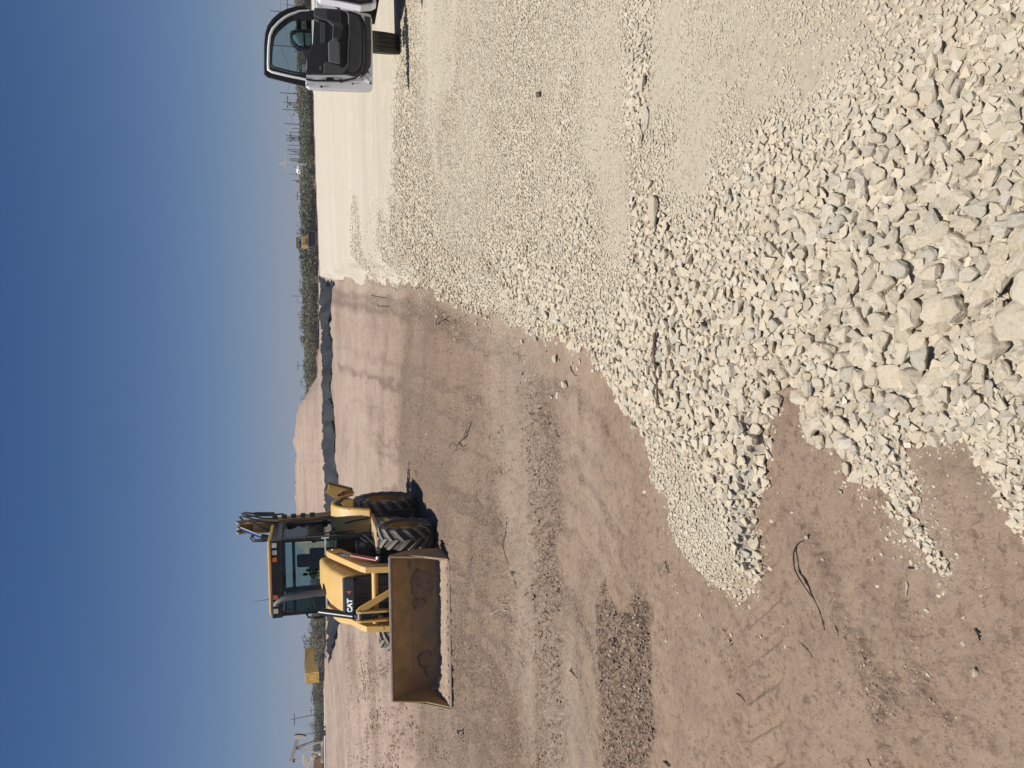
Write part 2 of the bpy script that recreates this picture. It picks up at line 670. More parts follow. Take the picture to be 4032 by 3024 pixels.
# stone size (metres across) over the pad, read off the photograph at these places: V, Y, size, cover
SZ = [(4000, 1300, .095, 1), (3700, 1000, .075, 1), (3700, 600, .052, .75), (3950, 200, .036, .5), (3950, 700, .062, .8), (3500, 100, .026, .4), (3300, 100, .014, .15), (3000, 100, .012, .08),
      (2900, 400, .018, .2), (2980, 330, .014, .12), (3000, 700, .04, .9), (3100, 1000, .06, 1), (2850, 900, .045, .9), (2750, 500, .012, .08), (2620, 300, .012, .10), (2680, 150, .012, .08), (2820, 150, .012, .10), (2700, 640, .016, .2), (2700, 100, .014, .2), (2530, 400, .055, .7), (2500, 150, .03, .5),
      (2540, 850, .05, .6), (2440, 700, .014, .12), (2430, 900, .016, .2), (2410, 500, .014, .15), (2380, 1000, .02, .3), (2440, 250, .014, .15), (2360, 300, .016, .25), (2200, 300, .021, .5), (2000, 400, .025, .6), (1900, 200, .020, .5), (1750, 100, .016, .4), (1750, 600, .024, .55),
      (2000, 800, .029, .75), (2200, 850, .028, .7), (2300, 1000, .036, .8), (2000, 1130, .062, 1), (1700, 1080, .06, 1), (2200, 1250, .07, 1), (2450, 1350, .062, 1), (2700, 1200, .062, 1),
      (2700, 1600, .06, 1), (2850, 1850, .055, 1), (2700, 2080, .018, .35), (2760, 2150, .020, .45), (2800, 2200, .018, .35), (2690, 1980, .03, .5), (2860, 2230, .018, .3), (2720, 2200, .022, .5), (2930, 2150, .046, 1), (3000, 1400, .072, 1), (3350, 1350, .085, 1), (3600, 1450, .092, 1), (3300, 1650, .06, 1),
      (3600, 2080, .026, 1), (3450, 1900, .030, 1), (3920, 1800, .030, .8), (3800, 1620, .045, .8), (3300, 500, .03, .6), (3500, 800, .058, .9), (3350, 750, .06, .9),
      (1500, 600, .016, .4), (1400, 300, .012, .3), (1500, 1000, .05, .9), (1350, 1000, .016, .2), (1400, 1090, .075, 1), (1310, 1085, .07, 1), (1580, 1120, .07, 1), (1300, 500, .01, .2), (2350, 1100, .05, .9), (2600, 650, .02, .4), (2620, 1000, .045, .9)]
_sp = np.array([on_z(a, b, 0.0)[:2] for a, b, _, _ in SZ])
_slr = np.log(np.hypot(_sp[:, 0], _sp[:, 1]))
_saz = np.arctan2(_sp[:, 0], _sp[:, 1])
_ss = np.log(np.array([c for _, _, c, _ in SZ]))
_sc = np.array([c for _, _, _, c in SZ])


def size_field(x, y):
    lr = np.log(np.hypot(x, y) + 1e-6)
    az = np.arctan2(x, y)
    num = 0
    numc = 0
    den = 0
    for i in range(len(SZ)):
        w = 1.0 / (((lr - _slr[i]) * 1.5) ** 2 + (az - _saz[i]) ** 2 + 0.0015) ** 2.6
        num = num + w * _ss[i]
        numc = numc + w * _sc[i]
        den = den + w
    n = fbm(x / 0.35, y / 0.35, 2, 111)
    return np.exp(num / den + 0.25 * n), np.clip(numc / den + 0.25 * n, 0.05, 1)


# ------------------------------------------------------------------ ground sheets (fine near, coarse far)
dep = np.concatenate([np.linspace(math.radians(64), math.radians(2.2), 560), np.radians(np.geomspace(2.15, 0.02, 110))])
RR = CAM_H / np.tan(dep)
RR = np.concatenate([[0.0, 0.35], RR[RR > 0.5]])
AZ = np.concatenate([np.radians(np.linspace(-180, -45, 40))[:-1], np.radians(np.linspace(-45, 45, 760)), np.radians(np.linspace(45, 180, 40))[1:]])
A2, R2 = np.meshgrid(AZ, RR)
GX, GY = R2 * np.sin(A2), R2 * np.cos(A2)
NR, NA = GX.shape
gx, gy = GX.ravel(), GY.ravel()
gcell = np.maximum(np.hypot(gx, gy) * 0.0022, 0.003)
ZN = zones(gx, gy)
gm = np.full(gx.shape, -5.0)
_in = np.hypot(gx, gy) < 400
gm[_in] = pad_mask(gx[_in], gy[_in])
gz = z_dirt(gx, gy, gcell, ZN, gm)
_ii = np.arange(NR * NA).reshape(NR, NA)
quads = np.stack([_ii[:-1, :-1], _ii[:-1, 1:], _ii[1:, 1:], _ii[1:, :-1]], -1).reshape(-1, 4)


def ground_material():
    t = NT("brown_dirt")
    p = t.pos()
    dark = t.n('ShaderNodeAttribute', attribute_name='dark').outputs['Fac']
    tan = t.n('ShaderNodeAttribute', attribute_name='tan').outputs['Fac']
    dust = t.n('ShaderNodeAttribute', attribute_name='dust').outputs['Fac']
    pale = t.n('ShaderNodeAttribute', attribute_name='pale').outputs['Fac']
    n1 = t.noise(1.3, 6, 0.6, p)
    n2 = t.noise(26, 6, 0.7, p)
    n3 = t.noise(170, 4, 0.7, p)
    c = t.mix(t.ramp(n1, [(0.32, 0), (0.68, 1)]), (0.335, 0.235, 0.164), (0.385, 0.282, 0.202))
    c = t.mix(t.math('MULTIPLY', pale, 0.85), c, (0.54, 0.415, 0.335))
    c = t.mix(t.math('MULTIPLY', tan, 0.6), c, (0.345, 0.268, 0.192))
    c = t.mix(t.math('MULTIPLY', dark, 0.6), c, (0.175, 0.125, 0.092))  # darker tone holds both moisture and the crumbs' own shadowing
    c = t.mix(t.ramp(n2, [(0.36, 0.75), (0.46, 0.0)]), c, (0.165, 0.113, 0.082))
    c = t.mix(t.ramp(n2, [(0.55, 0.0), (0.66, 0.45)]), c, (0.40, 0.305, 0.235))
    n5 = t.noise(75, 3, 0.65, p)
    c = t.mix(t.ramp(n5, [(0.33, 0.65), (0.43, 0.0)]), c, (0.15, 0.103, 0.076))
    n7 = t.noise(2.0, 9, 0.8, p)
    c = t.mix(t.math('MULTIPLY', t.ramp(n7, [(0.38, 0.8), (0.47, 0.08)]), pale, True), c, (0.19, 0.133, 0.10))
    c = t.mix(t.math('MULTIPLY', t.ramp(n7, [(0.54, 0.0), (0.66, 0.6)]), pale, True), c, (0.43, 0.335, 0.26))
    n10 = t.noise(17, 3, 0.65, p)
    c = t.mix(t.math('MULTIPLY', t.ramp(n10, [(0.38, 0.8), (0.46, 0.0)]), t.math('MULTIPLY', t.math('ADD', dark, pale), 0.8, True)), c, (0.12, 0.085, 0.064))
    n9 = t.noise(48, 3, 0.6, p)
    c = t.mix(t.math('MULTIPLY', t.ramp(n9, [(0.42, 1.0), (0.52, 0.0)]), t.math('MULTIPLY', dark, 1.1, True)), c, (0.085, 0.06, 0.045))
    c = t.mix(t.math('MULTIPLY', t.ramp(n9, [(0.55, 0.0), (0.64, 0.8)]), t.math('MULTIPLY', dark, 1.1, True)), c, (0.34, 0.26, 0.20))
    mz = t.n('ShaderNodeMapping')
    mz.inputs['Scale'].default_value = (0.10, 0.10, 3.2)
    t.l(p, mz.inputs['Vector'])
    n8 = t.noise(1.0, 5, 0.6, mz.outputs[0])
    c = t.mix(t.ramp(n8, [(0.50, 0.0), (0.60, 0.45)]), c, (0.47, 0.37, 0.285))
    c = t.mix(t.ramp(n8, [(0.38, 0.3), (0.47, 0.0)]), c, (0.24, 0.17, 0.13))
    n4 = t.noise(9, 5, 0.7, p)
    c = t.mix(t.ramp(n4, [(0.33, 0.4), (0.5, 0.0)]), c, (0.20, 0.142, 0.108))
    c = t.mix(t.ramp(n3, [(0.58, 0.0), (0.78, 0.35)]), c, (0.44, 0.34, 0.27))
    c = t.mix(dust, c, (0.50, 0.43, 0.33))
    b = t.bump(n3, 0.006, 0.9)
    b = t.bump(n2, 0.016, 0.8, b)
    return t.set(c, 0.95, 0, b, 0.15)


def pad_material():
    t = NT("limestone_fines")
    p = t.pos()
    fine = t.n('ShaderNodeAttribute', attribute_name='fine').outputs['Fac']
    brown = t.n('ShaderNodeAttribute', attribute_name='brown').outputs['Fac']
    n1 = t.noise(0.8, 6, 0.62, p)
    n2 = t.noise(38, 6, 0.72, p)
    n3 = t.noise(190, 4, 0.7, p)
    v = t.n('ShaderNodeTexVoronoi', i_Scale=26.0, feature='F1')
    t.l(p, v.inputs['Vector'])
    sp = t.n('ShaderNodeSeparateColor')
    t.l(v.outputs['Color'], sp.inputs[0])
    rk = t.ramp(sp.outputs[0], [(0.0, (0.46, 0.41, 0.325)), (0.5, (0.57, 0.515, 0.41)), (1.0, (0.65, 0.60, 0.49))])
    fc = t.mix(t.ramp(n1, [(0.35, 0), (0.65, 1)]), (0.508, 0.435, 0.322), (0.552, 0.484, 0.372))
    c = t.mix(t.ramp(fine, [(0.2, 0.0), (0.8, 1.0)]), rk, fc)
    c = t.mix(t.ramp(n2, [(0.36, 0.65), (0.46, 0.0)]), c, (0.32, 0.27, 0.205))
    c = t.mix(t.ramp(n3, [(0.55, 0.0), (0.75, 0.5)]), c, (0.70, 0.63, 0.51))
    mp = t.n('ShaderNodeMapping')
    mp.inputs['Scale'].default_value = (0.05, 0.32, 1.0)
    mp.inputs['Rotation'].default_value = (0, 0, -0.22)
    t.l(p, mp.inputs['Vector'])
    n6 = t.noise(1.0, 6, 0.68, mp.outputs[0])
    c = t.mix(t.ramp(n6, [(0.40, 0.42), (0.52, 0.0)]), c, (0.40, 0.345, 0.26))
    c = t.mix(t.ramp(n6, [(0.54, 0.0), (0.70, 0.5)]), c, (0.62, 0.575, 0.47))
    far_pale = t.n('ShaderNodeAttribute', attribute_name='far_pale').outputs['Fac']
    c = t.mix(t.math('MULTIPLY', far_pale, 0.45), c, (0.62, 0.56, 0.45))  # pad tone gets paler with distance
    c = t.mix(brown, c, (0.37, 0.275, 0.205))
    b = t.bump(n3, 0.004, 0.8)
    b = t.bump(n2, 0.016, 0.7, b)
    b = t.bump(v.outputs['Distance'], 0.02, 0.35, b)
    return t.set(c, 0.93, 0, b, 0.15)


M_DIRT = ground_material()
M_PAD = pad_material()


def bare(x, y, Z, gmv):
    """albedo fields of the dirt: dark crumbs (moisture plus painted self-shadow), tan track, limestone dust beside the pad, paler far dirt and bank band"""
    r = np.hypot(x, y)
    n = fbm(x / (0.35 + .06 * r), y / (0.12 + .03 * r), 3, 131)
    st = fbm((y + 0.16 * x + .02 * x * x) / (0.10 + 0.022 * r), x / (1.2 + .5 * r), 3, 133)
    sk = fbm(gmv / (0.07 + .012 * r), x / (1.5 + .3 * r), 3, 135) * (np.abs(gmv) < 6) * sstep(3.3, 5.0, r)
    dark = 1.15 * np.clip(sk, 0, 1) + 0.42 * sstep(4.2, 6.5, r) * sstep(20, 13, r) * (1 - Z['tan']) * (1 - Z['smooth']) + 0.85 * Z['dark1'] + 0.8 * Z['dark2'] + 0.22 * Z['grey'] + 0.6 * np.clip(st, 0, 1) * sstep(3.5, 6, r) + 0.25 * np.clip(n, 0, 1)  # tilled bands: moisture and self-shadow painted as one dark tone
    dark = dark + 0.35 * np.clip(Z['ridge'], 0, 1)
    tan = Z['tan'] + 0.35 * Z['smooth'] + 0.5 * Z['grey'] + 0.30 * np.clip(-n, 0, 1)
    dust = np.exp(-np.clip(-gmv, 0, 9) / (0.05 + 0.012 * r)) * 0.28 * (gmv < 0) * sstep(0.1, 0.6, n + 0.5)
    pale = 0.75 * sstep(12, 22, r) * (1 - 0.4 * Z['grey']) + 0.9 * np.exp(-((y - 41.5 - 1.0 * np.sin(x / 5.0)) / 1.3) ** 2) * (np.abs(x) < 30)  # bank band paints in the sunlit slope along with its dusty track
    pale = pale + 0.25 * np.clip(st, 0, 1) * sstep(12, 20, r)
    return np.clip(dark, 0, 1), np.clip(tan, 0, 1), np.clip(dust, 0, 1), np.clip(pale, 0, 1)


me = np_mesh("ground", np.stack([gx, gy, gz], 1), quads, M_DIRT)
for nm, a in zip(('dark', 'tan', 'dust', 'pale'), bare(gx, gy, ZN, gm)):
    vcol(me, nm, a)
ground = bpy.data.objects.new("ground", me)
COL.objects.link(ground)
tag(ground, kind='structure')


def pad_z(x, y, zd, m, s, cov, cell):
    """height of the bed of fines between the stones"""
    r = np.hypot(x, y)
    top = 0.010 + 0.02 * fbm(x / 2.3, y / 2.3, 3, 141) * sstep(2, 6, r) + 0.03 * fbm(x / 9., y / 9., 2, 143) * sstep(8, 20, r)
    # low windrow of loose stone left by the blade, and wheel ruts across the pad
    top = top + 0.035 * np.exp(-(ldist(x, y, WINDROW) / 0.22) ** 2)
    gr = y + 0.30 * x
    top = top + 0.012 * sstep(2, 5, r) * pnoise(gr / 0.5, x / 5., 145)
    edge = np.clip(m, 0, None)
    wdt = 0.10 + 0.9 * sstep(0.1, 0.45, top - zd)
    k = sstep(0.0, 1.0, edge / wdt)
    z = zd + (top - zd) * k
    lump = octaves(x, y, cell, [(0.10, .9), (0.05, .6), (0.025, .35), (0.0125, .18)], 147, True)
    z = z + (lump * 0.15 * (0.3 + 0.7 * cov) - 0.30 * cov) * s * sstep(-0.02, 0.05, m)
    return z + np.clip(m, -0.1, 0) * 0.6


WINDROW = px_poly([(2470, -300), (2490, 150), (2530, 400), (2560, 700), (2545, 950), (2560, 1250), (2600, 1500)], 0.0)
keep = gm > -0.03
sel = keep & (np.hypot(gx, gy) < 400)
fq = quads[sel[quads].any(1)]
used = np.unique(fq)
remap = np.full(len(gx), -1)
remap[used] = np.arange(len(used))
ux, uy, um = gx[used], gy[used], gm[used]
us, uc = size_field(ux, uy)
uz = pad_z(ux, uy, gz[used], um, us, uc, gcell[used])
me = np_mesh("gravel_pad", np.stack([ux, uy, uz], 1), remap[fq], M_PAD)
vcol(me, 'fine', np.clip(1 - uc + 0.3 * fbm(ux / .5, uy / .5, 3, 151), 0, 1))
_br = np.exp(-(ldist(ux, uy, px_poly([(2510, 600), (2530, 780), (2540, 900), (2530, 1000)], 0)) / 0.10) ** 2) * 0.8
_br = _br + 0.35 * np.exp(-(ldist(ux, uy, px_poly([(1800, 150), (1830, 320), (1790, 480), (1740, 560)], 0)) / 0.35) ** 2) * (0.6 + fbm(ux / .3, uy / .3, 2, 153))
_br = _br + 0.5 * sstep(0.10, 0.0, um) * sstep(-0.2, 0.4, fbm(ux / .12, uy / .12, 2, 155))
vcol(me, 'brown', np.clip(_br, 0, 0.85))
vcol(me, 'far_pale', sstep(9, 30, np.hypot(ux, uy)))  # rises with distance from the camera
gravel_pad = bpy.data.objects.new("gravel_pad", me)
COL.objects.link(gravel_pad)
tag(gravel_pad, kind='structure')


# ------------------------------------------------------------------ stones
def rock_mesh(name, seed, mat, fine):
    r = random.Random(seed)
    n = r.randint(13, 22) if fine else r.randint(8, 13)
    ax = (1.0, r.uniform(0.62, 0.95), r.uniform(0.36, 0.60))
    bm = bmesh.new()
    p = r.uniform(0.55, 0.85)
    for _ in range(n):
        d = Vector((r.gauss(0, 1), r.gauss(0, 1), r.gauss(0, 1))).normalized()
        d = Vector([math.copysign(abs(c) ** p, c) for c in d])
        bm.verts.new((d.x * ax[0] * 0.5, d.y * ax[1] * 0.5, d.z * ax[2] * 0.5))
    res = bmesh.ops.convex_hull(bm, input=bm.verts[:])
    bmesh.ops.delete(bm, geom=[g for g in res['geom_interior'] if isinstance(g, bmesh.types.BMVert)], context='VERTS')
    bmesh.ops.dissolve_limit(bm, angle_limit=math.radians(14), verts=bm.verts[:], edges=bm.edges[:])
    if fine:
        bmesh.ops.bevel(bm, geom=bm.edges[:], offset=0.022, segments=1, affect='EDGES', profile=0.6)
        bmesh.ops.triangulate(bm, faces=bm.faces[:])
        bmesh.ops.subdivide_edges(bm, edges=[e for e in bm.edges if e.calc_length() > 0.22], cuts=1, use_grid_fill=False)
        bmesh.ops.triangulate(bm, faces=bm.faces[:])
        bmesh.ops.subdivide_edges(bm, edges=[e for e in bm.edges if e.calc_length() > 0.11], cuts=1, use_grid_fill=False)
        bmesh.ops.triangulate(bm, faces=bm.faces[:])
        bm.normal_update()
        of = Vector((seed * 3.1, seed * 1.7, 0))
        for v in bm.verts:
            q = v.co
            d = mnoise.noise(q * 4.5 + of) * 0.028 + mnoise.noise(q * 10 + of) * 0.022
            d += -0.03 * max(0.0, mnoise.noise(q * 3.0 + of * 2) - 0.15)
            v.co = q + v.normal * d + Vector((r.uniform(-1, 1), r.uniform(-1, 1), r.uniform(-1, 1))) * 0.004
    bmesh.ops.triangulate(bm, faces=bm.faces[:])
    bmesh.ops.recalc_face_normals(bm, faces=bm.faces[:])
    me = bpy.data.meshes.new(name)
    bm.to_mesh(me)
    bm.free()
    me.materials.append(mat)
    return me


def stone_material(name, stops, rel=1.0):
    t = NT(name)
    oi = t.n('ShaderNodeObjectInfo')
    co = t.obj()
    wn_ = t.n('ShaderNodeTexWhiteNoise', noise_dimensions='1D')
    t.l(oi.outputs['Random'], wn_.inputs['W'])
    ad = t.n('ShaderNodeVectorMath', operation='ADD')
    sc = t.n('ShaderNodeVectorMath', operation='SCALE', i_Scale=23.0)
    t.l(wn_.outputs['Color'], sc.inputs[0])
    t.l(co, ad.inputs[0])
    t.l(sc.outputs[0], ad.inputs[1])
    v = ad.outputs[0]
    base = t.ramp(oi.outputs['Random'], stops)
    n1 = t.noise(2.6, 6, 0.65, v, 0.6)
    n2 = t.noise(11, 6, 0.75, v)
    c = t.mix(t.ramp(n1, [(0.35, 0.0), (0.72, 0.55)]), base, (0.50, 0.425, 0.31))
    c = t.mix(t.ramp(n2, [(0.33, 0.55), (0.47, 0.0)]), c, (0.33, 0.275, 0.20))
    c = t.mix(t.ramp(n2, [(0.55, 0.0), (0.68, 0.5)]), c, (0.72, 0.67, 0.56))
    if rel == 0:
        return t.set(c, 0.92, 0, None, 0.15)
    b = t.bump(n2, 0.0034 * rel, 0.9)
    b = t.bump(n1, 0.006 * rel, 0.6, b)
    return t.set(c, 0.9, 0, b, 0.2)


_stops = [(0.0, (0.48, 0.412, 0.310)), (0.35, (0.58, 0.498, 0.378)), (0.6, (0.62, 0.533, 0.402)), (0.8, (0.55, 0.497, 0.395)), (0.93, (0.45, 0.415, 0.35)), (1.0, (0.70, 0.64, 0.52))]
M_ROCK = stone_material("limestone", _stops)
M_CHIP = stone_material("limestone_chip", _stops, 0.0)
STONES = [rock_mesh("stone", 300 + i, M_ROCK, True) for i in range(16)]
CHIPS = [rock_mesh("gravel_chip", 400 + i, M_CHIP, False) for i in range(14)]

# candidates spread over the part of the pad one can see, density set by stone size
NC = 1500000
cv = RNG.uniform(1285, 4500, NC)
cy = RNG.uniform(-1100, 3600, NC)
cd = rays(cv, cy)
tt = -CAM_H / cd[:, 2]
cx_, cy_ = cd[:, 0] * tt, cd[:, 1] * tt
ok = (cd[:, 2] < -0.02) & (np.hypot(cx_, cy_) < 75)
cx_, cy_, tt, cd = cx_[ok], cy_[ok], tt[ok], cd[ok]
cmask = pad_mask(cx_, cy_)
ok = cmask > -0.9
cx_, cy_, tt, cmask, cd = cx_[ok], cy_[ok], tt[ok], cmask[ok], cd[ok]
cs, cc = size_field(cx_, cy_)
# ground area per candidate
darea = (3215.0 * 4700.0 / NC) * tt ** 2 / (FPX ** 2 * np.abs(cd[:, 2])) * np.clip((cd @ CF), .3, 1) ** 3
psize = cs * FPX / tt
PXJ = RNG.uniform(0.55, 1.5, len(cs))


def take(dens, smin, smax, px_min, sink, edge=-0.01, tilt=0.35, skew=1.0):
    pr = darea * dens * cc ** 1.6 / cs ** 2
    f = smin + (smax - smin) * RNG.uniform(0, 1, len(cs)) ** skew
    s = cs * f
    k = (RNG.uniform(0, 1, len(cs)) < pr) & (s * FPX / tt > px_min * PXJ) & (cmask > edge)
    return np.nonzero(k)[0], s


RK = []          # x, y, size, sink, tilt
pool = []
for dens, a, b, pxm, sink, k, tilt, skew in ((5.0, 0.80, 1.12, 7, 0.15, 0.80, .22, 1.8), (9.0, 0.55, 0.85, 7, 0.12, 0.80, .35, 1.0), (18.0, 0.32, 0.55, 7, 0.07, 0.78, .5, 1.0)):
    idx, s = take(dens, a, b, pxm, sink, 0.0, tilt, skew)
    pool += [(s[i], cx_[i], cy_[i], sink, tilt) for i in idx]
pool.sort(reverse=True)
levels = {}
for s, px_, py_, sink, tilt in pool:      # largest first; each keeps clear of those already lying
    L = max(0, math.ceil(math.log2(s / 0.012)))
    r1 = s * 0.42
    free = True
    for l, (c, g) in levels.items():
        i, j = int(px_ // c), int(py_ // c)
        for a in (i - 1, i, i + 1):
            for b in (j - 1, j, j + 1):
                for (u, v, q) in g.get((a, b), ()):
                    if (px_ - u) ** 2 + (py_ - v) ** 2 < ((r1 + q) * 0.69) ** 2:
                        free = False
                        break
                if not free:
                    break
            if not free:
                break
        if not free:
            break
    if free:
        c = 0.012 * 2 ** L
        g = levels.setdefault(L, (c, {}))[1]
        g.setdefault((int(px_ // c), int(py_ // c)), []).append((px_, py_, r1))
        RK.append((px_, py_, s, sink, tilt))
n_top = len(RK)
for dens, a, b, pxm, sink, tilt in ((1.8, 0.40, 0.75, 6, -0.26, .8), (5.0, 0.14, 0.32, 5.0, -0.15, 1.0)):
    idx, s = take(dens, a, b, pxm, sink, -0.03)
    RK += [(cx_[i], cy_[i], s[i], sink, tilt) for i in idx]
# strays thrown clear of the edge
rr_ = np.hypot(cx_, cy_)
fall = np.exp(cmask / (0.045 + 0.022 * rr_)) * (cmask < 0.0)
pr = darea * 0.26 * fall / np.minimum(cs, .06) ** 2
sst = np.minimum(np.minimum(cs, .07), .008 + .0085 * rr_) * RNG.uniform(0.18, 0.95, len(cs)) ** 1.4
k = np.nonzero((RNG.uniform(0, 1, len(cs)) < pr) & (sst * FPX / tt > 4.5))[0]
RK += [(cx_[i], cy_[i], sst[i], 0.12, .7) for i in k]
# grit in the fines, strays beside the pad
pr = darea * 0.16 / 0.012 ** 2
k = np.nonzero((RNG.uniform(0, 1, len(cs)) < pr) & (0.012 * FPX / tt > 5.0) & (cmask > -.05))[0]
RK += [(cx_[i], cy_[i], RNG.uniform(.006, .018), 0.0, 1.0) for i in k]
RK = np.array(RK)
zz_d = z_dirt(RK[:, 0], RK[:, 1], np.maximum(np.hypot(RK[:, 0], RK[:, 1]) * 0.0022, .003))
rm = pad_mask(RK[:, 0], RK[:, 1])
rs, rc = size_field(RK[:, 0], RK[:, 1])
rz = np.maximum(pad_z(RK[:, 0], RK[:, 1], zz_d, rm, rs, rc, np.full(len(RK), .02)), zz_d)
rz = rz + RK[:, 2] * RK[:, 3]
rdist = np.sqrt(RK[:, 0] ** 2 + RK[:, 1] ** 2 + CAM_H ** 2)
app = RK[:, 2] / rdist
q0 = CF[0] * RK[:, 0] + CF[1] * RK[:, 1] - CF[2] * CAM_H
pu = 1512 + FPX * (CR[0] * RK[:, 0] + CR[1] * RK[:, 1] + CR[2] * (rz - CAM_H)) / q0
pv = 2016 - FPX * (CU[0] * RK[:, 0] + CU[1] * RK[:, 1] + CU[2] * (rz - CAM_H)) / q0
inview = (pu > -40) & (pu < 3064) & (pv < 4080)
rank = np.where(inview & (np.arange(len(RK)) < n_top), app, 0)
hero = np.argsort(-rank)[:285]
rot = np.stack([RNG.normal(0, 1, len(RK)) * RK[:, 4] * .6, RNG.normal(0, 1, len(RK)) * RK[:, 4] * .6, RNG.uniform(0, 6.283, len(RK))], 1)
scl = RK[:, 2:3] * RNG.uniform(0.85, 1.12, (len(RK), 3))
for i in hero:
    o = bpy.data.objects.new("stone", STONES[int(RNG.integers(len(STONES)))])
    COL.objects.link(o)
    o.parent = gravel_pad
    o.location = (RK[i, 0], RK[i, 1], rz[i])
    o.rotation_euler = tuple(rot[i])
    o.scale = tuple(scl[i])


def scatter(name, parent, P, R, S, protos, mat):
    """one object: stones or clods laid at points, by geometry nodes"""
    me = bpy.data.meshes.new(name)
    me.vertices.add(len(P))
    me.vertices.foreach_set('co', np.asarray(P, np.float32).ravel())
    for nm, arr in (('rot', R), ('scl', S)):
        a = me.attributes.new(nm, 'FLOAT_VECTOR', 'POINT')
        a.data.foreach_set('vector', np.asarray(arr, np.float32).ravel())
    a = me.attributes.new('pick', 'INT', 'POINT')
    a.data.foreach_set('value', RNG.integers(0, len(protos), len(P)).astype(np.int32))
    me.materials.append(mat)
    o = bpy.data.objects.new(name, me)
    COL.objects.link(o)
    if parent:
        o.parent = parent
    ng = bpy.data.node_groups.new(name, 'GeometryNodeTree')
    ng.interface.new_socket("Geometry", in_out='INPUT', socket_type='NodeSocketGeometry')
    ng.interface.new_socket("Geometry", in_out='OUTPUT', socket_type='NodeSocketGeometry')
    gi = ng.nodes.new('NodeGroupInput')
    go = ng.nodes.new('NodeGroupOutput')
    jn = ng.nodes.new('GeometryNodeJoinGeometry')
    for po in protos:
        oi = ng.nodes.new('GeometryNodeObjectInfo')
        oi.transform_space = 'ORIGINAL'
        oi.inputs['Object'].default_value = po
        g2 = ng.nodes.new('GeometryNodeGeometryToInstance')
        ng.links.new(oi.outputs['Geometry'], g2.inputs[0])
        ng.links.new(g2.outputs[0], jn.inputs[0])
    m2p = ng.nodes.new('GeometryNodeMeshToPoints')
    iop = ng.nodes.new('GeometryNodeInstanceOnPoints')

    def attr(nm, typ):
        a_ = ng.nodes.new('GeometryNodeInputNamedAttribute')
        a_.data_type = typ
        a_.inputs['Name'].default_value = nm
        return next(s_ for s_ in a_.outputs if s_.enabled and s_.name == 'Attribute')
    iop.inputs['Pick Instance'].default_value = True
    ng.links.new(gi.outputs[0], m2p.inputs[0])
    ng.links.new(m2p.outputs[0], iop.inputs['Points'])
    ng.links.new(jn.outputs[0], iop.inputs['Instance'])
    ng.links.new(attr('pick', 'INT'), iop.inputs['Instance Index'])
    e2r = ng.nodes.new('FunctionNodeEulerToRotation')
    ng.links.new(attr('rot', 'FLOAT_VECTOR'), e2r.inputs[0])
    ng.links.new(e2r.outputs[0], iop.inputs['Rotation'])
    ng.links.new(attr('scl', 'FLOAT_VECTOR'), iop.inputs['Scale'])
    ng.links.new(iop.outputs[0], go.inputs[0])
    md = o.modifiers.new("scatter", 'NODES')
    md.node_group = ng
    return o


rest = np.setdiff1d(np.arange(len(RK)), hero)
# the first stones of each shape also serve as the shapes the loose gravel repeats
chip_objs = []
far_first = rest[np.argsort(-app[rest])][:len(CHIPS)]
for j, i in enumerate(far_first):
    o = bpy.data.objects.new("stone", CHIPS[j])
    COL.objects.link(o)
    o.parent = gravel_pad
    o.location = (RK[i, 0], RK[i, 1], rz[i])
    o.rotation_euler = tuple(rot[i])
    o.scale = tuple(scl[i])
    chip_objs.append(o)
rest = np.setdiff1d(rest, far_first)
gstuff = scatter("loose_gravel", gravel_pad, np.stack([RK[rest, 0], RK[rest, 1], rz[rest]], 1), rot[rest], scl[rest], chip_objs, M_CHIP)
tag(gstuff, kind='stuff')
print("STONES", n_top, len(RK))

# ------------------------------------------------------------------ crumbs and clods on the bare dirt
t_ = NT("soil_clod")
_oi = t_.n('ShaderNodeObjectInfo')
_c = t_.ramp(_oi.outputs['Random'], [(0.0, (0.24, 0.17, 0.13)), (0.6, (0.33, 0.237, 0.182)), (0.93, (0.39, 0.30, 0.235)), (1.0, (0.55, 0.47, 0.37))])
M_CLOD = t_.set(_c, 0.95, 0, None, 0.1)


def clod_mesh(seed):
    r = random.Random(seed)
    bm = bmesh.new()
    bmesh.ops.create_icosphere(bm, subdivisions=1, radius=0.5)
    for v in bm.verts:
        v.co *= r.uniform(0.75, 1.15)
        v.co.z *= 0.5
    me = bpy.data.meshes.new("soil_clod")
    bm.to_mesh(me)
    bm.free()
    me.materials.append(M_CLOD)
    return me


NC2 = 1200000
v2 = RNG.uniform(1305, 4400, NC2)
y2 = RNG.uniform(700, 4100, NC2)
d2 = rays(v2, y2)
t2 = -(CAM_H + 0.3) / d2[:, 2]
x2, yy2 = d2[:, 0] * t2, d2[:, 1] * t2
k = (d2[:, 2] < -0.02) & (np.hypot(x2, yy2) < 60) & (RNG.uniform(0, 1, NC2) < 0.9)
x2, yy2, t2, d2 = x2[k], yy2[k], t2[k], d2[k]
k = pad_mask(x2, yy2) < 0.02
x2, yy2, t2, d2 = x2[k], yy2[k], t2[k], d2[k]
Zc = zones(x2, yy2)
rc2 = np.hypot(x2, yy2)
patch = fbm(x2 / (.15 + .05 * rc2), yy2 / (.08 + .025 * rc2), 3, 171)
csz = 0.006 + 0.008 * Zc['dark1'] + 0.009 * Zc['dark2'] + 0.006 * Zc['ridge'] + 0.012 * sstep(4.5, 9, rc2) + 0.045 * Zc['clod'] + 0.01 * Zc['grey']
cden = 0.10 + 0.95 * Zc['dark1'] + 0.5 * Zc['dark2'] + 0.9 * Zc['ridge'] + 0.20 * Zc['clod'] + 0.12 * Zc['grey'] + 0.16 * sstep(4.5, 9, rc2)
dk = np.clip(Zc['dark1'] + Zc['dark2'], 0, 1)
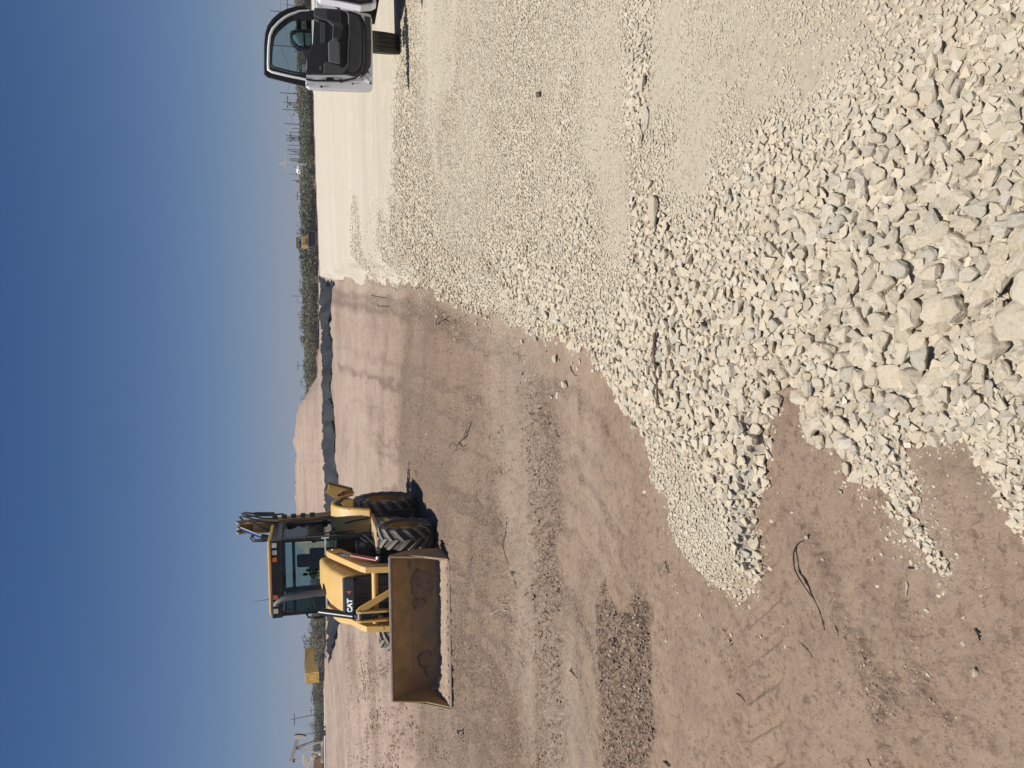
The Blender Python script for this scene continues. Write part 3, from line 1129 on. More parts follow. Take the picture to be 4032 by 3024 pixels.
cden = cden * (np.clip(0.5 + 1.4 * patch, 0.08, 2) * (1 - dk) + dk * np.clip(1.25 + 0.8 * patch, .5, 2)) * (1 - 0.8 * Zc['tan']) * (1 - 0.75 * Zc['smooth'])
s2 = csz * RNG.uniform(0.35, 1.0, len(x2)) / RNG.uniform(0.45, 1.0, len(x2)) ** 0.5
s2 = np.minimum(s2, 0.006 + 0.0035 * rc2)
da2 = (3095.0 * 3400.0 / NC2) * t2 ** 2 / (FPX ** 2 * np.abs(d2[:, 2]))
k = (RNG.uniform(0, 1, len(x2)) < da2 * cden / csz ** 2 * 0.45) & (s2 * FPX / t2 > 3.2)
k &= (((x2 + 3.5) / 1.6) ** 2 + ((yy2 - 13) / 3.2) ** 2 > 1) | (s2 < 0.05)
x2, yy2, s2 = x2[k], yy2[k], s2[k]
z2 = z_dirt(x2, yy2, np.maximum(np.hypot(x2, yy2) * 0.0022, .003))
R3 = np.stack([RNG.normal(0, .25, len(x2)), RNG.normal(0, .25, len(x2)), RNG.uniform(0, 6.283, len(x2))], 1)
S3 = s2[:, None] * RNG.uniform(0.7, 1.3, (len(x2), 3))
clod_objs = []
for j in range(6):
    o = bpy.data.objects.new("clod", clod_mesh(500 + j))
    COL.objects.link(o)
    o.parent = ground
    b = int(np.argsort(-s2 / np.hypot(x2, yy2))[j * 7])
    o.location = (x2[b], yy2[b], z2[b])
    o.scale = tuple(S3[b])
    clod_objs.append(o)
cst = scatter("soil_crumbs", ground, np.stack([x2, yy2, z2 + 0.02 * s2], 1), R3, S3, clod_objs, M_CLOD)
tag(cst, kind='stuff')
print("CLODS", len(x2))

# ================================================================== PIT LINER, FAR BRUSH AND FAR THINGS
M_LINER = plain("black_liner", (0.020, 0.022, 0.027), 0.62, var=0.4, scale=0.8, dust=0.12, dustcol=(0.07, 0.068, 0.066), spec=0.2)
lx_, ly_ = np.meshgrid(np.arange(-42, 17, 0.34), np.arange(44, 106, 0.34))
lxf, lyf = lx_.ravel(), ly_.ravel()
ld_ = sdist(lxf, lyf, PIT) + 0.5 * pnoise(lxf / 2.0, lyf / 2.0, 57)
lz_ = zbase(lxf, lyf) + 0.25 * sstep(30, 80, np.hypot(lxf, lyf)) * pnoise(lxf / 23., lyf / 23., 24) - np.clip(ld_, 0, 7.5) * 0.62 + 0.10
wr = 0.26 * np.abs(fbm(lxf / 1.1, lyf / 3.2, 3, 201)) + 0.10 * np.abs(pnoise(lxf / 0.6, lyf / 2.2, 203)) + 0.40 * np.abs(pnoise(lxf / 2.6, lyf / 4.5, 205))
# the sheet folds over in long pleats parallel to the bank
wr = wr + 0.16 * np.exp(-((ld_ - 2.2 - 0.5 * pnoise(lxf / 4., lyf / 4., 207)) / 0.22) ** 2) + 0.12 * np.exp(-((ld_ - 0.9) / 0.15) ** 2)
lz_ = lz_ + wr
n1, n2 = lx_.shape
ii = np.arange(n1 * n2).reshape(n1, n2)
lq = np.stack([ii[:-1, :-1], ii[:-1, 1:], ii[1:, 1:], ii[1:, :-1]], -1).reshape(-1, 4)
farside = lyf > (74 + 0.25 * lxf)
lk = np.where(farside, ld_ > -0.25 - 0.3 * pnoise(lxf / 1.5, lyf / 1.5, 209), ld_ > 0.15)
lq = lq[lk[lq].all(1)]
used = np.unique(lq)
rm_ = np.full(len(lxf), -1)
rm_[used] = np.arange(len(used))
o = bpy.data.objects.new("pond_liner", np_mesh("pond_liner", np.stack([lxf[used], lyf[used], lz_[used]], 1), rm_[lq], M_LINER))
COL.objects.link(o)
tag(o, "black plastic liner sheet draped over the banks of the pit", "liner")

# ------------------------------------------------------------------ brush
t = NT("brush_leaf")
oi = t.n('ShaderNodeObjectInfo')
c = t.ramp(oi.outputs['Random'], [(0.0, (0.115, 0.118, 0.068)), (0.4, (0.155, 0.155, 0.092)), (0.7, (0.14, 0.148, 0.088)), (1.0, (0.21, 0.19, 0.13))])
nz = t.noise(1.7, 4, 0.6, t.obj())
c = t.mix(t.ramp(nz, [(0.3, 0.0), (0.7, 0.6)]), c, (0.22, 0.20, 0.135))
M_LEAF = t.set(c, 0.85, 0, None, 0.1)
M_TWIG = plain("grey_bark", (0.115, 0.095, 0.078), 0.9, var=0.25, scale=5)


def crown_mb(seed, w, h, n, leaf=0.16, gap=0.5, base=0.15):
    r = random.Random(seed)
    m = MB()
    cl = [(r.gauss(0, .33) * w, r.gauss(0, .33) * w, h * r.uniform(base + .1, 0.82), r.uniform(0.16, 0.34) * h) for _ in range(int(7 + w * 3))]
    for _ in range(n):
        cx, cy, cz, cr = r.choice(cl)
        d = Vector((r.gauss(0, 1), r.gauss(0, 1), r.gauss(0, 1))).normalized() * cr * r.uniform(gap, 1.0)
        p = Vector((cx, cy, max(cz, 0.1))) + Vector((d.x * 1.25, d.y * 1.25, d.z * .8))
        if p.z < 0.03:
            p.z = r.uniform(0.05, 0.4)
        u = Vector((r.gauss(0, 1), r.gauss(0, 1), r.gauss(0, .6))).normalized() * leaf * r.uniform(.6, 1.5)
        v = u.cross(Vector((r.gauss(0, 1), r.gauss(0, 1), r.gauss(0, 1)))).normalized() * leaf * r.uniform(.35, .8)
        m.add([p - u, p + v, p + u, p - v], [(0, 1, 2, 3)])
    return m


def limbs_mb(seed, w, h, n=7, r0=0.06):
    r = random.Random(seed)
    m = MB()
    for k in range(n):
        a = r.uniform(0, 6.28)
        e = Vector((math.cos(a) * w * r.uniform(.2, .5), math.sin(a) * w * r.uniform(.2, .5), h * r.uniform(.6, 1.0)))
        mid = e * 0.5 + Vector((r.gauss(0, .12), r.gauss(0, .12), r.uniform(-.1, .2)))
        m.tube([(r.gauss(0, .08), r.gauss(0, .08), -0.1), mid * .5 + Vector((r.gauss(0, .06), r.gauss(0, .06), 0)), mid, e], [r0, r0 * .8, r0 * .55, r0 * .18], 5)
        for q in range(3):
            s = mid.lerp(e, r.uniform(0.1, .8))
            f = s + Vector((r.gauss(0, .35), r.gauss(0, .35), r.uniform(.1, .6))) * (h / 2.6)
            m.tube([s, s.lerp(f, .5) + Vector((r.gauss(0, .05), r.gauss(0, .05), 0)), f], [r0 * .4, r0 * .25, r0 * .08], 4)
    return m


def tree(name, label, loc, w, h, n, seed, group=None, leaf=0.16, bare=False, cat="tree"):
    root = empty(name, loc)
    tag(root, label, cat, group)
    limbs_mb(seed, w, h, 9 if bare else 6, 0.05).build("trunk", M_TWIG, root)
    if n:
        crown_mb(seed + 1, w, h, n, leaf).build("crown", M_LEAF, root)
    return root


def far_z(x, y):
    return float(zbase(np.array([x]), np.array([y]))[0] + 0.25 * pnoise(np.array([x / 23.]), np.array([y / 23.]), 24)[0])


def spot(Y, dist):
    """ground place seen in column Y of the photograph at that distance"""
    d = rays([1235], [Y])[0]
    x, y = d[0] / d[1] * dist, dist
    return (x, y, far_z(x, y))


protos = []
for k, (Y, dist, w, h) in enumerate([(420, 113, 2.3, 2.6), (560, 116, 2.4, 2.3), (684, 109.3, 2.2, 1.75), (1010, 126, 2.8, 2.5), (1290, 131, 2.4, 2.3), (2745, 150, 2.6, 2.4), (2480, 147, 2.4, 2.6)]):
    tr_ = tree("mesquite_shrub", ["bushy grey green mesquite at the right end of the brush beside the pickup door", "low rounded mesquite in the brush between the power pole cluster and the pickup",
                                  "low olive mesquite shrub standing in front of the soccer ball tank", "wide mesquite shrub in the brush just behind the far yellow loader",
                                  "mesquite shrub standing in the brush beyond the black pit liner", "olive mesquite shrub in the brush left of the yellow steel box",
                                  "mesquite shrub in the brush right of the tall tree by the yellow box"][k], spot(Y, dist), w, h, 420, 700 + 10 * k, "mesquite shrubs along the far brush", cat="shrub")
    protos.append(next(c for c in tr_.children if c.name.startswith("crown")))
NB = 6200
bx = RNG.uniform(-190, 150, NB)
by = 112 + 75 * RNG.uniform(0, 1, NB) ** 1.5
by = by + np.where(bx < -30, 30 * sstep(-30, -60, bx), 0)
bk = (sdist(bx, by, GRAV) < -3) & ~((bx > -30) & (bx < 6) & (by < 127)) & ~((np.abs(bx + 50) < 7) & (by < 143)) & ~((bx < -52) & (by < 151))
bx, by = bx[bk], by[bk]
bz = zbase(bx, by) + 0.25 * pnoise(bx / 23., by / 23., 24)
bs = RNG.uniform(0.65, 1.12, len(bx)) * (0.85 + 0.25 * pnoise(bx / 14., by / 14., 213))
o = scatter("brush_belt", None, np.stack([bx, by, bz - 0.1], 1), np.stack([0 * bx, 0 * bx, RNG.uniform(0, 6.28, len(bx))], 1),
            np.stack([bs * 1.15, bs * 1.15, bs], 1), protos, M_LEAF)
tag(o, "far belt of grey green mesquite brush along the horizon", "brush", kind='stuff')

tree("bare_tree", "leafless grey tree rising above the brush right of the far yellow loader", spot(908, 112), 3.0, 3.4, 60, 811, bare=True, leaf=0.12)
tree("tall_mesquite", "tall feathery mesquite tree beside the shaded side of the yellow box", spot(2545, 146), 3.6, 4.2, 560, 821)
tree("leaning_mesquite", "ragged thin mesquite rising from the brush beyond the right end of the pit", spot(1262, 118), 2.6, 3.1, 150, 831, bare=True)
tree("dark_mesquite", "dark ragged mesquite tree just left of the open pickup door", spot(398, 108), 3.0, 2.9, 520, 841)
tree("dry_bush", "thin dry bush standing to the right of the pumpjack wellhead", spot(2868, 137), 2.4, 3.4, 150, 851, bare=True, leaf=0.10)

# ------------------------------------------------------------------ power poles
M_POLE = plain("weathered_pole", (0.10, 0.088, 0.08), 0.9, var=0.2, scale=3)
M_GREYMETAL = plain("grey_metal", (0.30, 0.31, 0.32), 0.5, 0.3, var=0.1)
M_WIRE = plain("dark_wire", (0.05, 0.05, 0.055), 0.6)


def pole(Y, Vtop, dist, label, kind="", lean=0.0, r=0.13, group="power poles along the horizon"):
    p = spot(Y, dist)
    top = at_y(Vtop, Y, dist)
    H = top[2] - p[2]
    root = empty("power_pole", p)
    tag(root, label, "pole", group)
    m = MB()
    m.tube([(0, 0, -0.5), (lean * .5, 0, H * .5), (lean, 0, H)], [r, r * .85, r * .65], 7)
    m.build("shaft", M_POLE, root)
    if 'x' in kind:
        c = MB()
        c.box((lean - 1.1, -0.16, H - 0.75), (lean + 1.1, -0.04, H - 0.60))
        c.build("crossarm", M_POLE, root)
        for s in (-1.0, 0.0, 1.0):
            MB().lathe([(0.0, 0), (0.07, 0.0), (0.09, 0.08), (0.05, 0.2), (0, 0.22)], 'z', 8, (lean + s, -0.1, H - 0.6), False).build("insulator", M_GREYMETAL, root)
    if 't' in kind:
        MB().lathe([(0.0, 0), (0.24, 0.0), (0.26, 0.7), (0.2, 0.8), (0, 0.82)], 'z', 10, (lean - 0.32, -0.1, H - 1.5), False).build("transformer", M_GREYMETAL, root)
    if 'b' in kind:
        b = MB()
        b.tube([(lean, 0, H - 0.9), (lean - 0.9, 0, H - 1.3), (lean - 1.8, 0, H - 1.35)], 0.05, 5)
        b.tube([(lean - 1.8, 0, H - 1.35), (lean - 1.85, 0, H - 3.2)], 0.06, 5)
        b.build("bracket", M_POLE, root)
    return root, top


PL = [
    (60, 1064, 118, "tall bare power pole seen above the pickup door near its hinge", ""), (192, 1077, 122, "bare power pole seen through the middle of the pickup door window", ""),
    (30, 1120, 175, "distant small pole beside the pickup door hinge post", "x"), (170, 1136, 190, "short distant pole seen beside the door mirror through the window", "x"),
    (375, 1102, 128, "tall bare power pole just left of the open pickup door", ""), (411, 1118, 150, "power pole with crossarm and boxes left of the pickup door", "xt"),
    (439, 1112, 140, "bare power pole second to the left of the boxed pole", ""), (494, 1119, 145, "lone power pole halfway between the pickup and the pole cluster", ""),
    (511, 1148, 190, "short faint pole just left of the lone power pole", ""), (526, 1147, 195, "short faint pole at the right edge of the pole cluster", ""),
    (540, 1126, 160, "first tall pole of the cluster counted from the pickup side", ""), (546, 1132, 165, "cluster pole carrying a crossarm and a transformer", "xt"),
    (552, 1127, 160, "pole right beside the transformer pole in the cluster", ""), (559, 1127, 158, "tall dark pole on the left side of the cluster", ""),
    (577, 1133, 165, "single pole just left of the tight pole cluster", ""), (593, 1134, 165, "dark pole midway between the cluster and the white cross", ""),
    (600, 1144, 185, "thin shorter pole between the dark pole and the leaning pole", ""), (612, 1136, 168, "upright pole just right of the leaning pole", ""),
    (617, 1129, 160, "leaning dark pole near the white cross", "", 1.1), (629, 1140, 170, "thick upright pole just right of the white cross", ""),
    (634, 1142, 185, "thin pole second to the right of the white cross", ""), (638, 1143, 185, "thin pole nearest to the white cross on its right", ""),
    (661, 1154, 200, "short pole with a box behind the white tank body", "t"), (690, 1142, 230, "very faint tall mast left of the soccer ball tank", ""),
    (714, 1153, 190, "pole with a transformer left of the soccer ball tank", "t"), (775, 1160, 200, "pole with crossarm midway between the tank and the far loader", "x"),
    (1002, 1172, 230, "short pole just left of the far yellow loader", ""), (1027, 1174, 230, "short crossarm pole left of the far yellow loader", "x"),
    (1068, 1175, 240, "faint short pole above the hazy dust left of the loader", ""), (1110, 1173, 235, "faint pole above the brush beyond the pad corner", "x"),
    (1141, 1171, 230, "pole right of the hooked pole above the pit end", "x"), (1166, 1150, 200, "pole with a hanging hooked bracket above the pit end", "b"),
    (1339, 1185, 240, "short crossarm pole above the brush right of the bare branches", "x"), (1439, 1163, 200, "tall pole with crossarm midway above the pit", "x"),
    (1503, 1177, 230, "crossarm pole above the brush right of the spoil heap toe", "x"), (1520, 1187, 250, "tiny pole just right of the spoil heap", ""),
    (1569, 1181, 235, "double crossarm pole nearest the spoil heap slope", "x"), (1897, 1158, 210, "small crossarm pole top peeking over the spoil heap", "x"),
    (2475, 1207, 240, "small crossarm pole left of the backhoe cab", "x"), (2512, 1214, 250, "tiny pole by the tall tree near the yellow box", ""),
    (2752, 1217, 240, "tiny crossarm pole just left of the yellow box", "x"), (2796, 1217, 245, "tiny pole right of the tall leaning crossarm pole", "x"),
    (2812, 1146, 165, "tall tilted power pole with crossarm between yellow box and pumpjack", "x", -0.5), (2845, 1222, 250, "tiny pole left of the tall tilted power pole", "")]
tops = {}
for q in PL:
    rt, tp = pole(q[0], q[1], q[2], q[3], q[4], q[5] if len(q) > 5 else 0.0, 0.06 + 0.0002 * q[2])
    tops[q[0]] = tp


def wire(a, b, sag, label, r=0.022):
    a, b = Vector(a), Vector(b)
    pts = [a.lerp(b, k / 12.0) - Vector((0, 0, sag * 4 * (k / 12.0) * (1 - k / 12.0))) for k in range(13)]
    o = MB().tube(pts, r, 4).build("power_line", M_WIRE)
    tag(o, label, "wire", "power lines above the brush")


wire(tops[60] - np.array([0, 0, 1.4]), tops[192] - np.array([0, 0, 1.2]), 0.9, "sagging power line between the poles seen over and through the pickup door")
wire(tops[192] - np.array([0, 0, 1.2]), tops[375] - np.array([0, 0, 1.0]), 0.9, "sagging power line from the door window pole to the pole left of the pickup")
wire(tops[375] - np.array([0, 0, 1.0]), tops[439] - np.array([0, 0, .8]), 0.7, "power line span between the two bare poles left of the pickup")
wire(tops[439] - np.array([0, 0, .8]), tops[494] - np.array([0, 0, .8]), 0.7, "power line span reaching the lone power pole")
wire(tops[60] - np.array([0, 0, 1.4]), tops[60] + np.array([12, -8, -1.2]), 0.5, "power line running off to the right behind the pickup hinge")

# ------------------------------------------------------------------ white cross and soccer ball tank
M_WHITE = plain("white_paint", (0.88, 0.89, 0.88), 0.55, var=0.05)
cp = spot(650, 118)
ct = at_y(1100, 648, 118)
H = ct[2] - cp[2]
cr_ = empty("white_cross", cp)
tag(cr_, "tall white cross standing up behind the soccer ball tank", "cross")
MB().box((-.16, -.10, -.3), (.16, .10, H)).build("upright", M_WHITE, cr_)
w_ = 118 * 44 / FPX / 2
MB().box((-w_, -.098, H - 1.02), (w_, .098, H - 0.70)).build("crossbar", M_WHITE, cr_)

t = NT("soccer_ball_paint")
ico = bmesh.new()
bmesh.ops.create_icosphere(ico, subdivisions=1, radius=1.0)
ico.free()
M_BALL = plain("white_steel", (0.78, 0.78, 0.75), 0.5, var=0.06, scale=2)
M_BLACKP = plain("black_patch", (0.06, 0.055, 0.065), 0.6, var=0.2)
bp = spot(676, 110.5)
bc = at_y(1181, 676, 110.5)
R_ = 110.5 * 27 / FPX / 2
tk = empty("painted_tank", bp, math.radians(-30))
tag(tk, "white tank with its end painted like a soccer ball above the brush", "tank")
zc = bc[2] - bp[2]
MB().lathe([(0.0, 2.1), (R_ * .6, 2.0), (R_ * .86, 1.75), (R_ * .9, 0.1), (R_ * .9, -0.1), (0, -0.1)], 'y', 20, (0, 0, zc), False).build("tank_body", M_BALL, tk, smooth=40)
b = MB()
bmx = bmesh.new()
bmesh.ops.create_uvsphere(bmx, u_segments=20, v_segments=12, radius=R_)
b.add([tuple(v.co + Vector((0, -0.05, zc))) for v in bmx.verts], [tuple(v.index for v in f.verts) for f in bmx.faces])
bmx.free()
b.build("ball_end", M_BALL, tk, smooth=60)
for (dx, dz, rr) in ((0.0, 0.45, .2), (-.42, -.42, .2), (.45, -.40, .2), (0.02, -.86, .16), (-.8, .2, .18), (.8, .22, .18)):
    nrm = Vector((dx, -math.sqrt(max(0.0, 1 - dx * dx - dz * dz)), dz)).normalized()
    a = nrm.orthogonal().normalized()
    c2 = nrm.cross(a)
    ring = [nrm * (R_ * 1.0) + (a * math.cos(k * 1.2566) + c2 * math.sin(k * 1.2566)) * rr * R_ * 1.25 for k in range(5)]
    ring = [p.normalized() * (R_ * 1.015) for p in ring]
    cen = nrm * R_ * 1.03
    MB().add([tuple(p + Vector((0, -0.05, zc))) for p in ring + [cen]], [(k, (k + 1) % 5, 5) for k in range(5)]).build("black_patch", M_BLACKP, tk)
for s in (-.35, .35):
    for q in (0.3, 1.6):
        MB().box((s - .05, q - .05, -.2), (s + .05, q + .05, zc - R_ * .6)).build("leg", M_GREYMETAL, tk)
wt = spot(821, 128)
wtr = empty("white_trailer", wt, 0.05)
tag(wtr, "long low white trailer roof showing above the brush", "trailer")
zz = at_y(1184, 821, 128)[2] - wt[2]
MB().box((-.72, -.6, .5), (.72, .6, zz - .1)).build("body", M_BALL, wtr)
MB().box((-.78, -.66, zz - .1), (.78, .66, zz)).build("roof", M_WHITE, wtr)

# ------------------------------------------------------------------ far yellow loader on the pad
M_YEL = plain("yellow_paint", (0.67, 0.405, 0.095), 0.38, var=0.08, scale=2.5, dust=0.5, dustcol=(0.55, 0.415, 0.25))
M_YELDIRTSHADE = plain("dirty_shaded_yellow", (0.31, 0.195, 0.075), 0.6, var=0.35, scale=4, dust=0.9, dustcol=(0.28, 0.205, 0.14))  # dirt on the bucket; the same dark tone stands in for boom shade
M_BLACK = plain("black_paint", (0.018, 0.019, 0.021), 0.45, var=0.2, dust=0.14, dustcol=(0.12, 0.1, 0.085))
M_BLACKMATTE = plain("black_rubber_trim", (0.014, 0.014, 0.015), 0.7, var=0.2)
M_LUG = plain("dusty_lug", (0.15, 0.135, 0.115), 0.9, var=0.3, scale=14, dust=1.0, dustcol=(0.30, 0.265, 0.22))
M_RUBBER = plain("tyre_rubber", (0.034, 0.034, 0.035), 0.85, var=0.25, scale=9, dust=0.6, dustcol=(0.19, 0.165, 0.14), bump=0.002)
M_STEEL = plain("worn_steel", (0.21, 0.165, 0.13), 0.55, 0.3, var=0.3, scale=14, dust=0.5)
M_CHROME = plain("chrome_rod", (0.75, 0.76, 0.78), 0.12, 1.0, var=0.04)
M_GLASS = glass_mat("tinted_glass", (0.76, 0.83, 0.815))
M_LAMP = plain("lamp_lens", (0.62, 0.64, 0.66), 0.15, 0.2, var=0.1, scale=30)
M_AMBER = plain("amber_lens", (0.62, 0.14, 0.02), 0.25, var=0.1, scale=20)

fl = on_z(1247, 952, 0.02)
fl[2] = 0.02
fr = empty("wheel_loader", tuple(fl), math.radians(2))
tag(fr, "far yellow loader with a wide black bucket at the end of the pad", "loader")
# faces the camera: -y is its front
prof = [(-0.2, 0.10), (-1.0, 0.0), (-1.02, 0.04), (-0.3, 0.16), (-0.10, 0.34), (-0.05, 0.72), (-0.34, 1.02), (-0.36, 1.06), (0.0, 0.76), (-0.02, 0.30)]
bk_ = MB()
bk_.add([(x, y - 1.0, z) for x in (-1.0, 1.0) for y, z in prof], [tuple([i, (i + 1) % 10, 10 + (i + 1) % 10, 10 + i]) for i in range(10)])
side = [(-1.02, 0.0), (-0.38, 1.04), (-0.02, 0.76), (0.0, 0.3), (-0.2, 0.1)]
for s in (-1.0, 0.96):
    bk_.prism([(y - 1.0, z) for y, z in side], s, s + 0.04, 'x')
bk_.build("bucket", M_BLACK, fr)
MB().prism([(-.66, 1.02), (.66, 1.02), (.62, 1.88), (.58, 1.97), (-.58, 1.97), (-.62, 1.88)], -0.35, 1.6, 'y').build("hood", M_YEL, fr, 0.04)
MB().box((-.40, -.372, 1.20), (.28, -.352, 1.50)).build("grille", M_STEEL, fr)
MB().box((-.47, -.372, 1.58), (-.38, -.352, 1.82)).build("vent", M_BLACK, fr)
for s in (-1, 1):
    MB().prism([(-1.1, .45), (-.9, .75), (.5, 1.45), (.6, 1.25), (-.8, .4)], s * .74 - .07, s * .74 + .07, 'x').build("lift_arm", M_GREYMETAL, fr)
    for q in (-.15, 1.5):
        w = MB().lathe([(.30, -.2), (.58, -.2), (.64, -.12), (.64, .12), (.58, .2), (.30, .2)], 'x', 20, (s * .80, q, .62))
        w.build("wheel", M_RUBBER, fr)
    MB().box((s * .86 - .14, -.5, 1.0), (s * .86 + .14, .4, 1.08)).build("fender", M_GREYMETAL, fr)
MB().box((-.62, .5, .5), (.62, 2.0, 1.05)).build("chassis", M_BLACK, fr)
for s in (-1, 1):
    for q in (.25, 1.35):
        MB().box((s * .60 - .04, q - .04, 1.9), (s * .60 + .04, q + .04, 2.62)).build("cab_post", M_BLACK, fr)
MB().box((-.56, .235, 1.98), (.56, .245, 2.54)).build("windshield", M_GLASS, fr)
MB().box((-.56, 1.345, 1.98), (.56, 1.355, 2.54)).build("rear_window", M_GLASS, fr)
MB().box((-.24, .7, 1.9), (.24, .85, 2.36)).build("seat", M_BLACK, fr)
MB().box((-.60, .20, 2.54), (.60, 1.40, 2.64)).build("visor_band", M_BLACK, fr)
MB().box((-.66, .12, 2.64), (.66, 1.46, 2.74)).build("roof", M_YEL, fr, 0.03)
for s in (-.5, .5):
    MB().box((s - .08, .06, 2.66), (s + .08, .119, 2.76)).build("work_light", M_LAMP, fr)

# ------------------------------------------------------------------ yellow steel box (left)
M_BOXY = plain("box_yellow", (0.82, 0.53, 0.08), 0.5, var=0.08, scale=1.2, dust=0.15)
yb = spot(2645, 136)
ybz = at_y(1276, 2645, 136)[2]
root = empty("steel_box", (yb[0], yb[1], ybz), math.radians(-45))
tag(root, "big yellow steel tank box with ribbed doors in front of the brush", "container")
HB = (1276 - 1206) * 136 / FPX
W1, W2 = 4.4, 4.6
MB().box((-W1, 0, .95), (0, W2, HB)).build("body", M_BOXY, root, 0.03)
for k, x in enumerate((-4.35, -3.4, -2.25, -1.1, -.1)):
    MB().box((x - .06, -.10, 1.0), (x + .06, -.003, HB - .02)).build("rib", M_BOXY, root)
for x in (-2.85, -1.7):
    MB().box((x - .45, -.05, 1.25), (x + .45, -.004, HB - .35)).build("door_panel", M_BOXY, root)
MB().box((-W1 - .05, -.14, HB - .12), (.02, -.103, HB - .02)).build("top_rail", M_BOXY, root)
MB().box((-W1 - .05, -.14, .88), (.02, -.103, .99)).build("bottom_rail", M_BOXY, root)
for x in (-4.0, -2.2, -.4):
    MB().box((x - .12, -.04, -.4), (x + .12, .3, .95)).build("stand", M_BLACK, root)
MB().box((-3.9, .35, -.4), (-.2, 4.4, .9)).build("underbody", M_BLACK, root)
MB().box((-.012, .6, .2), (.09, 4.3, .9)).build("side_step", M_YELDIRTSHADE, root)
MB().box((-.7, -.16, HB - .62), (-.42, -.11, HB - .34)).build("notice_plate", M_WHITE, root)
MB().tube([(0.06, .5, HB + .03), (0.10, 2.2, HB + .05), (.14, 3.4, HB - .3), (.16, 4.3, HB - 1.2)], .035, 6).build("hose", M_BLACK, root)

# ------------------------------------------------------------------ white pipeline on the ground
M_PIPE = plain("pale_pipe", (0.66, 0.64, 0.58), 0.5, var=0.08, dust=0.4)
p0 = at_y(1281, 3240, 148)
p1 = at_y(1280, 2705, 148)
pts = [tuple(p0 * (1 - k / 8) + p1 * k / 8 + np.array([0, 0.2 * math.sin(k * 2.1), 0.05 * math.sin(k * 1.7)])) for k in range(9)]
o = MB().tube(pts, 0.20, 8).build("pipeline", M_PIPE)
tag(o, "long pale pipe lying level on the ground below the pumpjack", "pipe")
for k in (0, 2, 4, 6, 8):
    q = Vector(pts[k])
    MB().box((q.x - .2, q.y - .25, q.z - .6), (q.x + .2, q.y + .25, q.z - .17)).build("pipe_support", M_STEEL, o)

# ------------------------------------------------------------------ pumpjack
M_CREAM = plain("cream_paint", (0.80, 0.76, 0.62), 0.55, var=0.1, scale=1.5, dust=0.2)
M_RUST = plain("rusty_paint", (0.30, 0.16, 0.06), 0.7, var=0.35, scale=3)
PD = 138.0
org = at_y(1286, 2945, PD)


def pj(V, Y, dy=0.0):
    p = at_y(V, Y, PD + dy) - org
    return Vector(p)


pr_ = empty("pumpjack", tuple(org))
tag(pr_, "cream pumpjack with raised tail and horsehead at the left edge", "pumpjack")


def beam(name, a, b, w, h, mat):
    a, b = Vector(a), Vector(b)
    d = (b - a).normalized()
    s = d.cross(Vector((0, 1, 0))).normalized()
    e = Vector((0, 1, 0))
    m = MB()
    m.add([a + e * (sx * w) + s * (sz * h) for sx, sz in ((-1, -1), (1, -1), (1, 1), (-1, 1))] + [b + e * (sx * w) + s * (sz * h) for sx, sz in ((-1, -1), (1, -1), (1, 1), (-1, 1))],
          [(0, 1, 2, 3), (4, 7, 6, 5), (0, 4, 5, 1), (1, 5, 6, 2), (2, 6, 7, 3), (3, 7, 4, 0)])
    return m.build(name, mat, pr_)


beam("walking_beam", pj(1146, 2998), pj(1176, 2904), 0.18, 0.24, M_CREAM)
beam("beam_flange", pj(1140.5, 2996), pj(1166, 2912), 0.28, 0.05, M_GREYMETAL)
hh = [pj(v, y) for v, y in ((1160, 2909), (1159, 2897), (1166, 2893), (1178, 2892), (1192, 2894), (1205, 2899), (1203, 2905), (1180, 2909))]
MB().prism([(p.x, p.z) for p in hh], -0.3, 0.3, 'y').build("horsehead", M_CREAM, pr_)
MB().tube([pj(1159.5, 2895.5), pj(1167, 2892), pj(1180, 2890.5), pj(1193, 2892.5), pj(1205, 2897.5)], 0.12, 6).build("wire_track", M_BLACK, pr_)
beam("samson_leg", pj(1172, 2944), pj(1262, 2922), .12, .10, M_CREAM)
beam("samson_leg", pj(1172, 2946), pj(1256, 2966), .12, .11, M_CREAM)
beam("samson_leg", pj(1172, 2940, 1.2), pj(1260, 2909, 1.2), .08, .08, M_STEEL)
beam("samson_leg", pj(1174, 2948, 1.2), pj(1252, 2965, 1.2), .10, .10, M_BLACK)
MB().lathe([(0, -.3), (.2, -.3), (.2, .3), (0, .3)], 'y', 10, tuple(pj(1170, 2944)), False).build("saddle_bearing", M_BLACK, pr_)
beam("base_skid", pj(1268, 2916), pj(1268, 2999), .5, .20, M_CREAM)
beam("ladder_box", pj(1258, 2906, .5), pj(1270, 2906, .5), .3, .3, M_BLACK)
MB().tube([pj(1192, 2893), pj(1225, 2887), pj(1258, 2884)], [.05, .04, .09], 5).build("polished_rod", M_BLACK, pr_)
MB().box(tuple(pj(1284, 2888) - Vector((.25, .25, .0))), tuple(pj(1259, 2882) + Vector((.12, .25, 0)))).build("wellhead", M_BLACK, pr_)
beam("bridle_pitman", pj(1158, 2988), pj(1157, 3001), .1, .22, M_BLACK)
for dy in (-1.0, 1.0):
    beam("pitman_arm", pj(1160, 2994, dy), pj(1216, 3004, dy), .06, .06, M_CREAM)
    wp = [pj(v, y, dy) for v, y in ((1193, 2968), (1192, 2985), (1192, 3004), (1200, 3018), (1212, 3022), (1230, 3010), (1226, 2996), (1212, 2996), (1206, 2982), (1204, 2974))]
    MB().prism([(p.x, p.z) for p in wp], dy - .2, dy + .2, 'y').build("counterweight", M_CREAM, pr_, 0.04)
beam("crank_arm", pj(1218, 3006, -1.25), pj(1236, 2986, -1.25), .1, .2, M_CREAM)
MB().box(tuple(pj(1270, 3030, .3) + Vector((0, -.5, 0))), tuple(pj(1234, 2984, .3) + Vector((0, .8, 0)))).build("gearbox", M_RUST, pr_, .05)
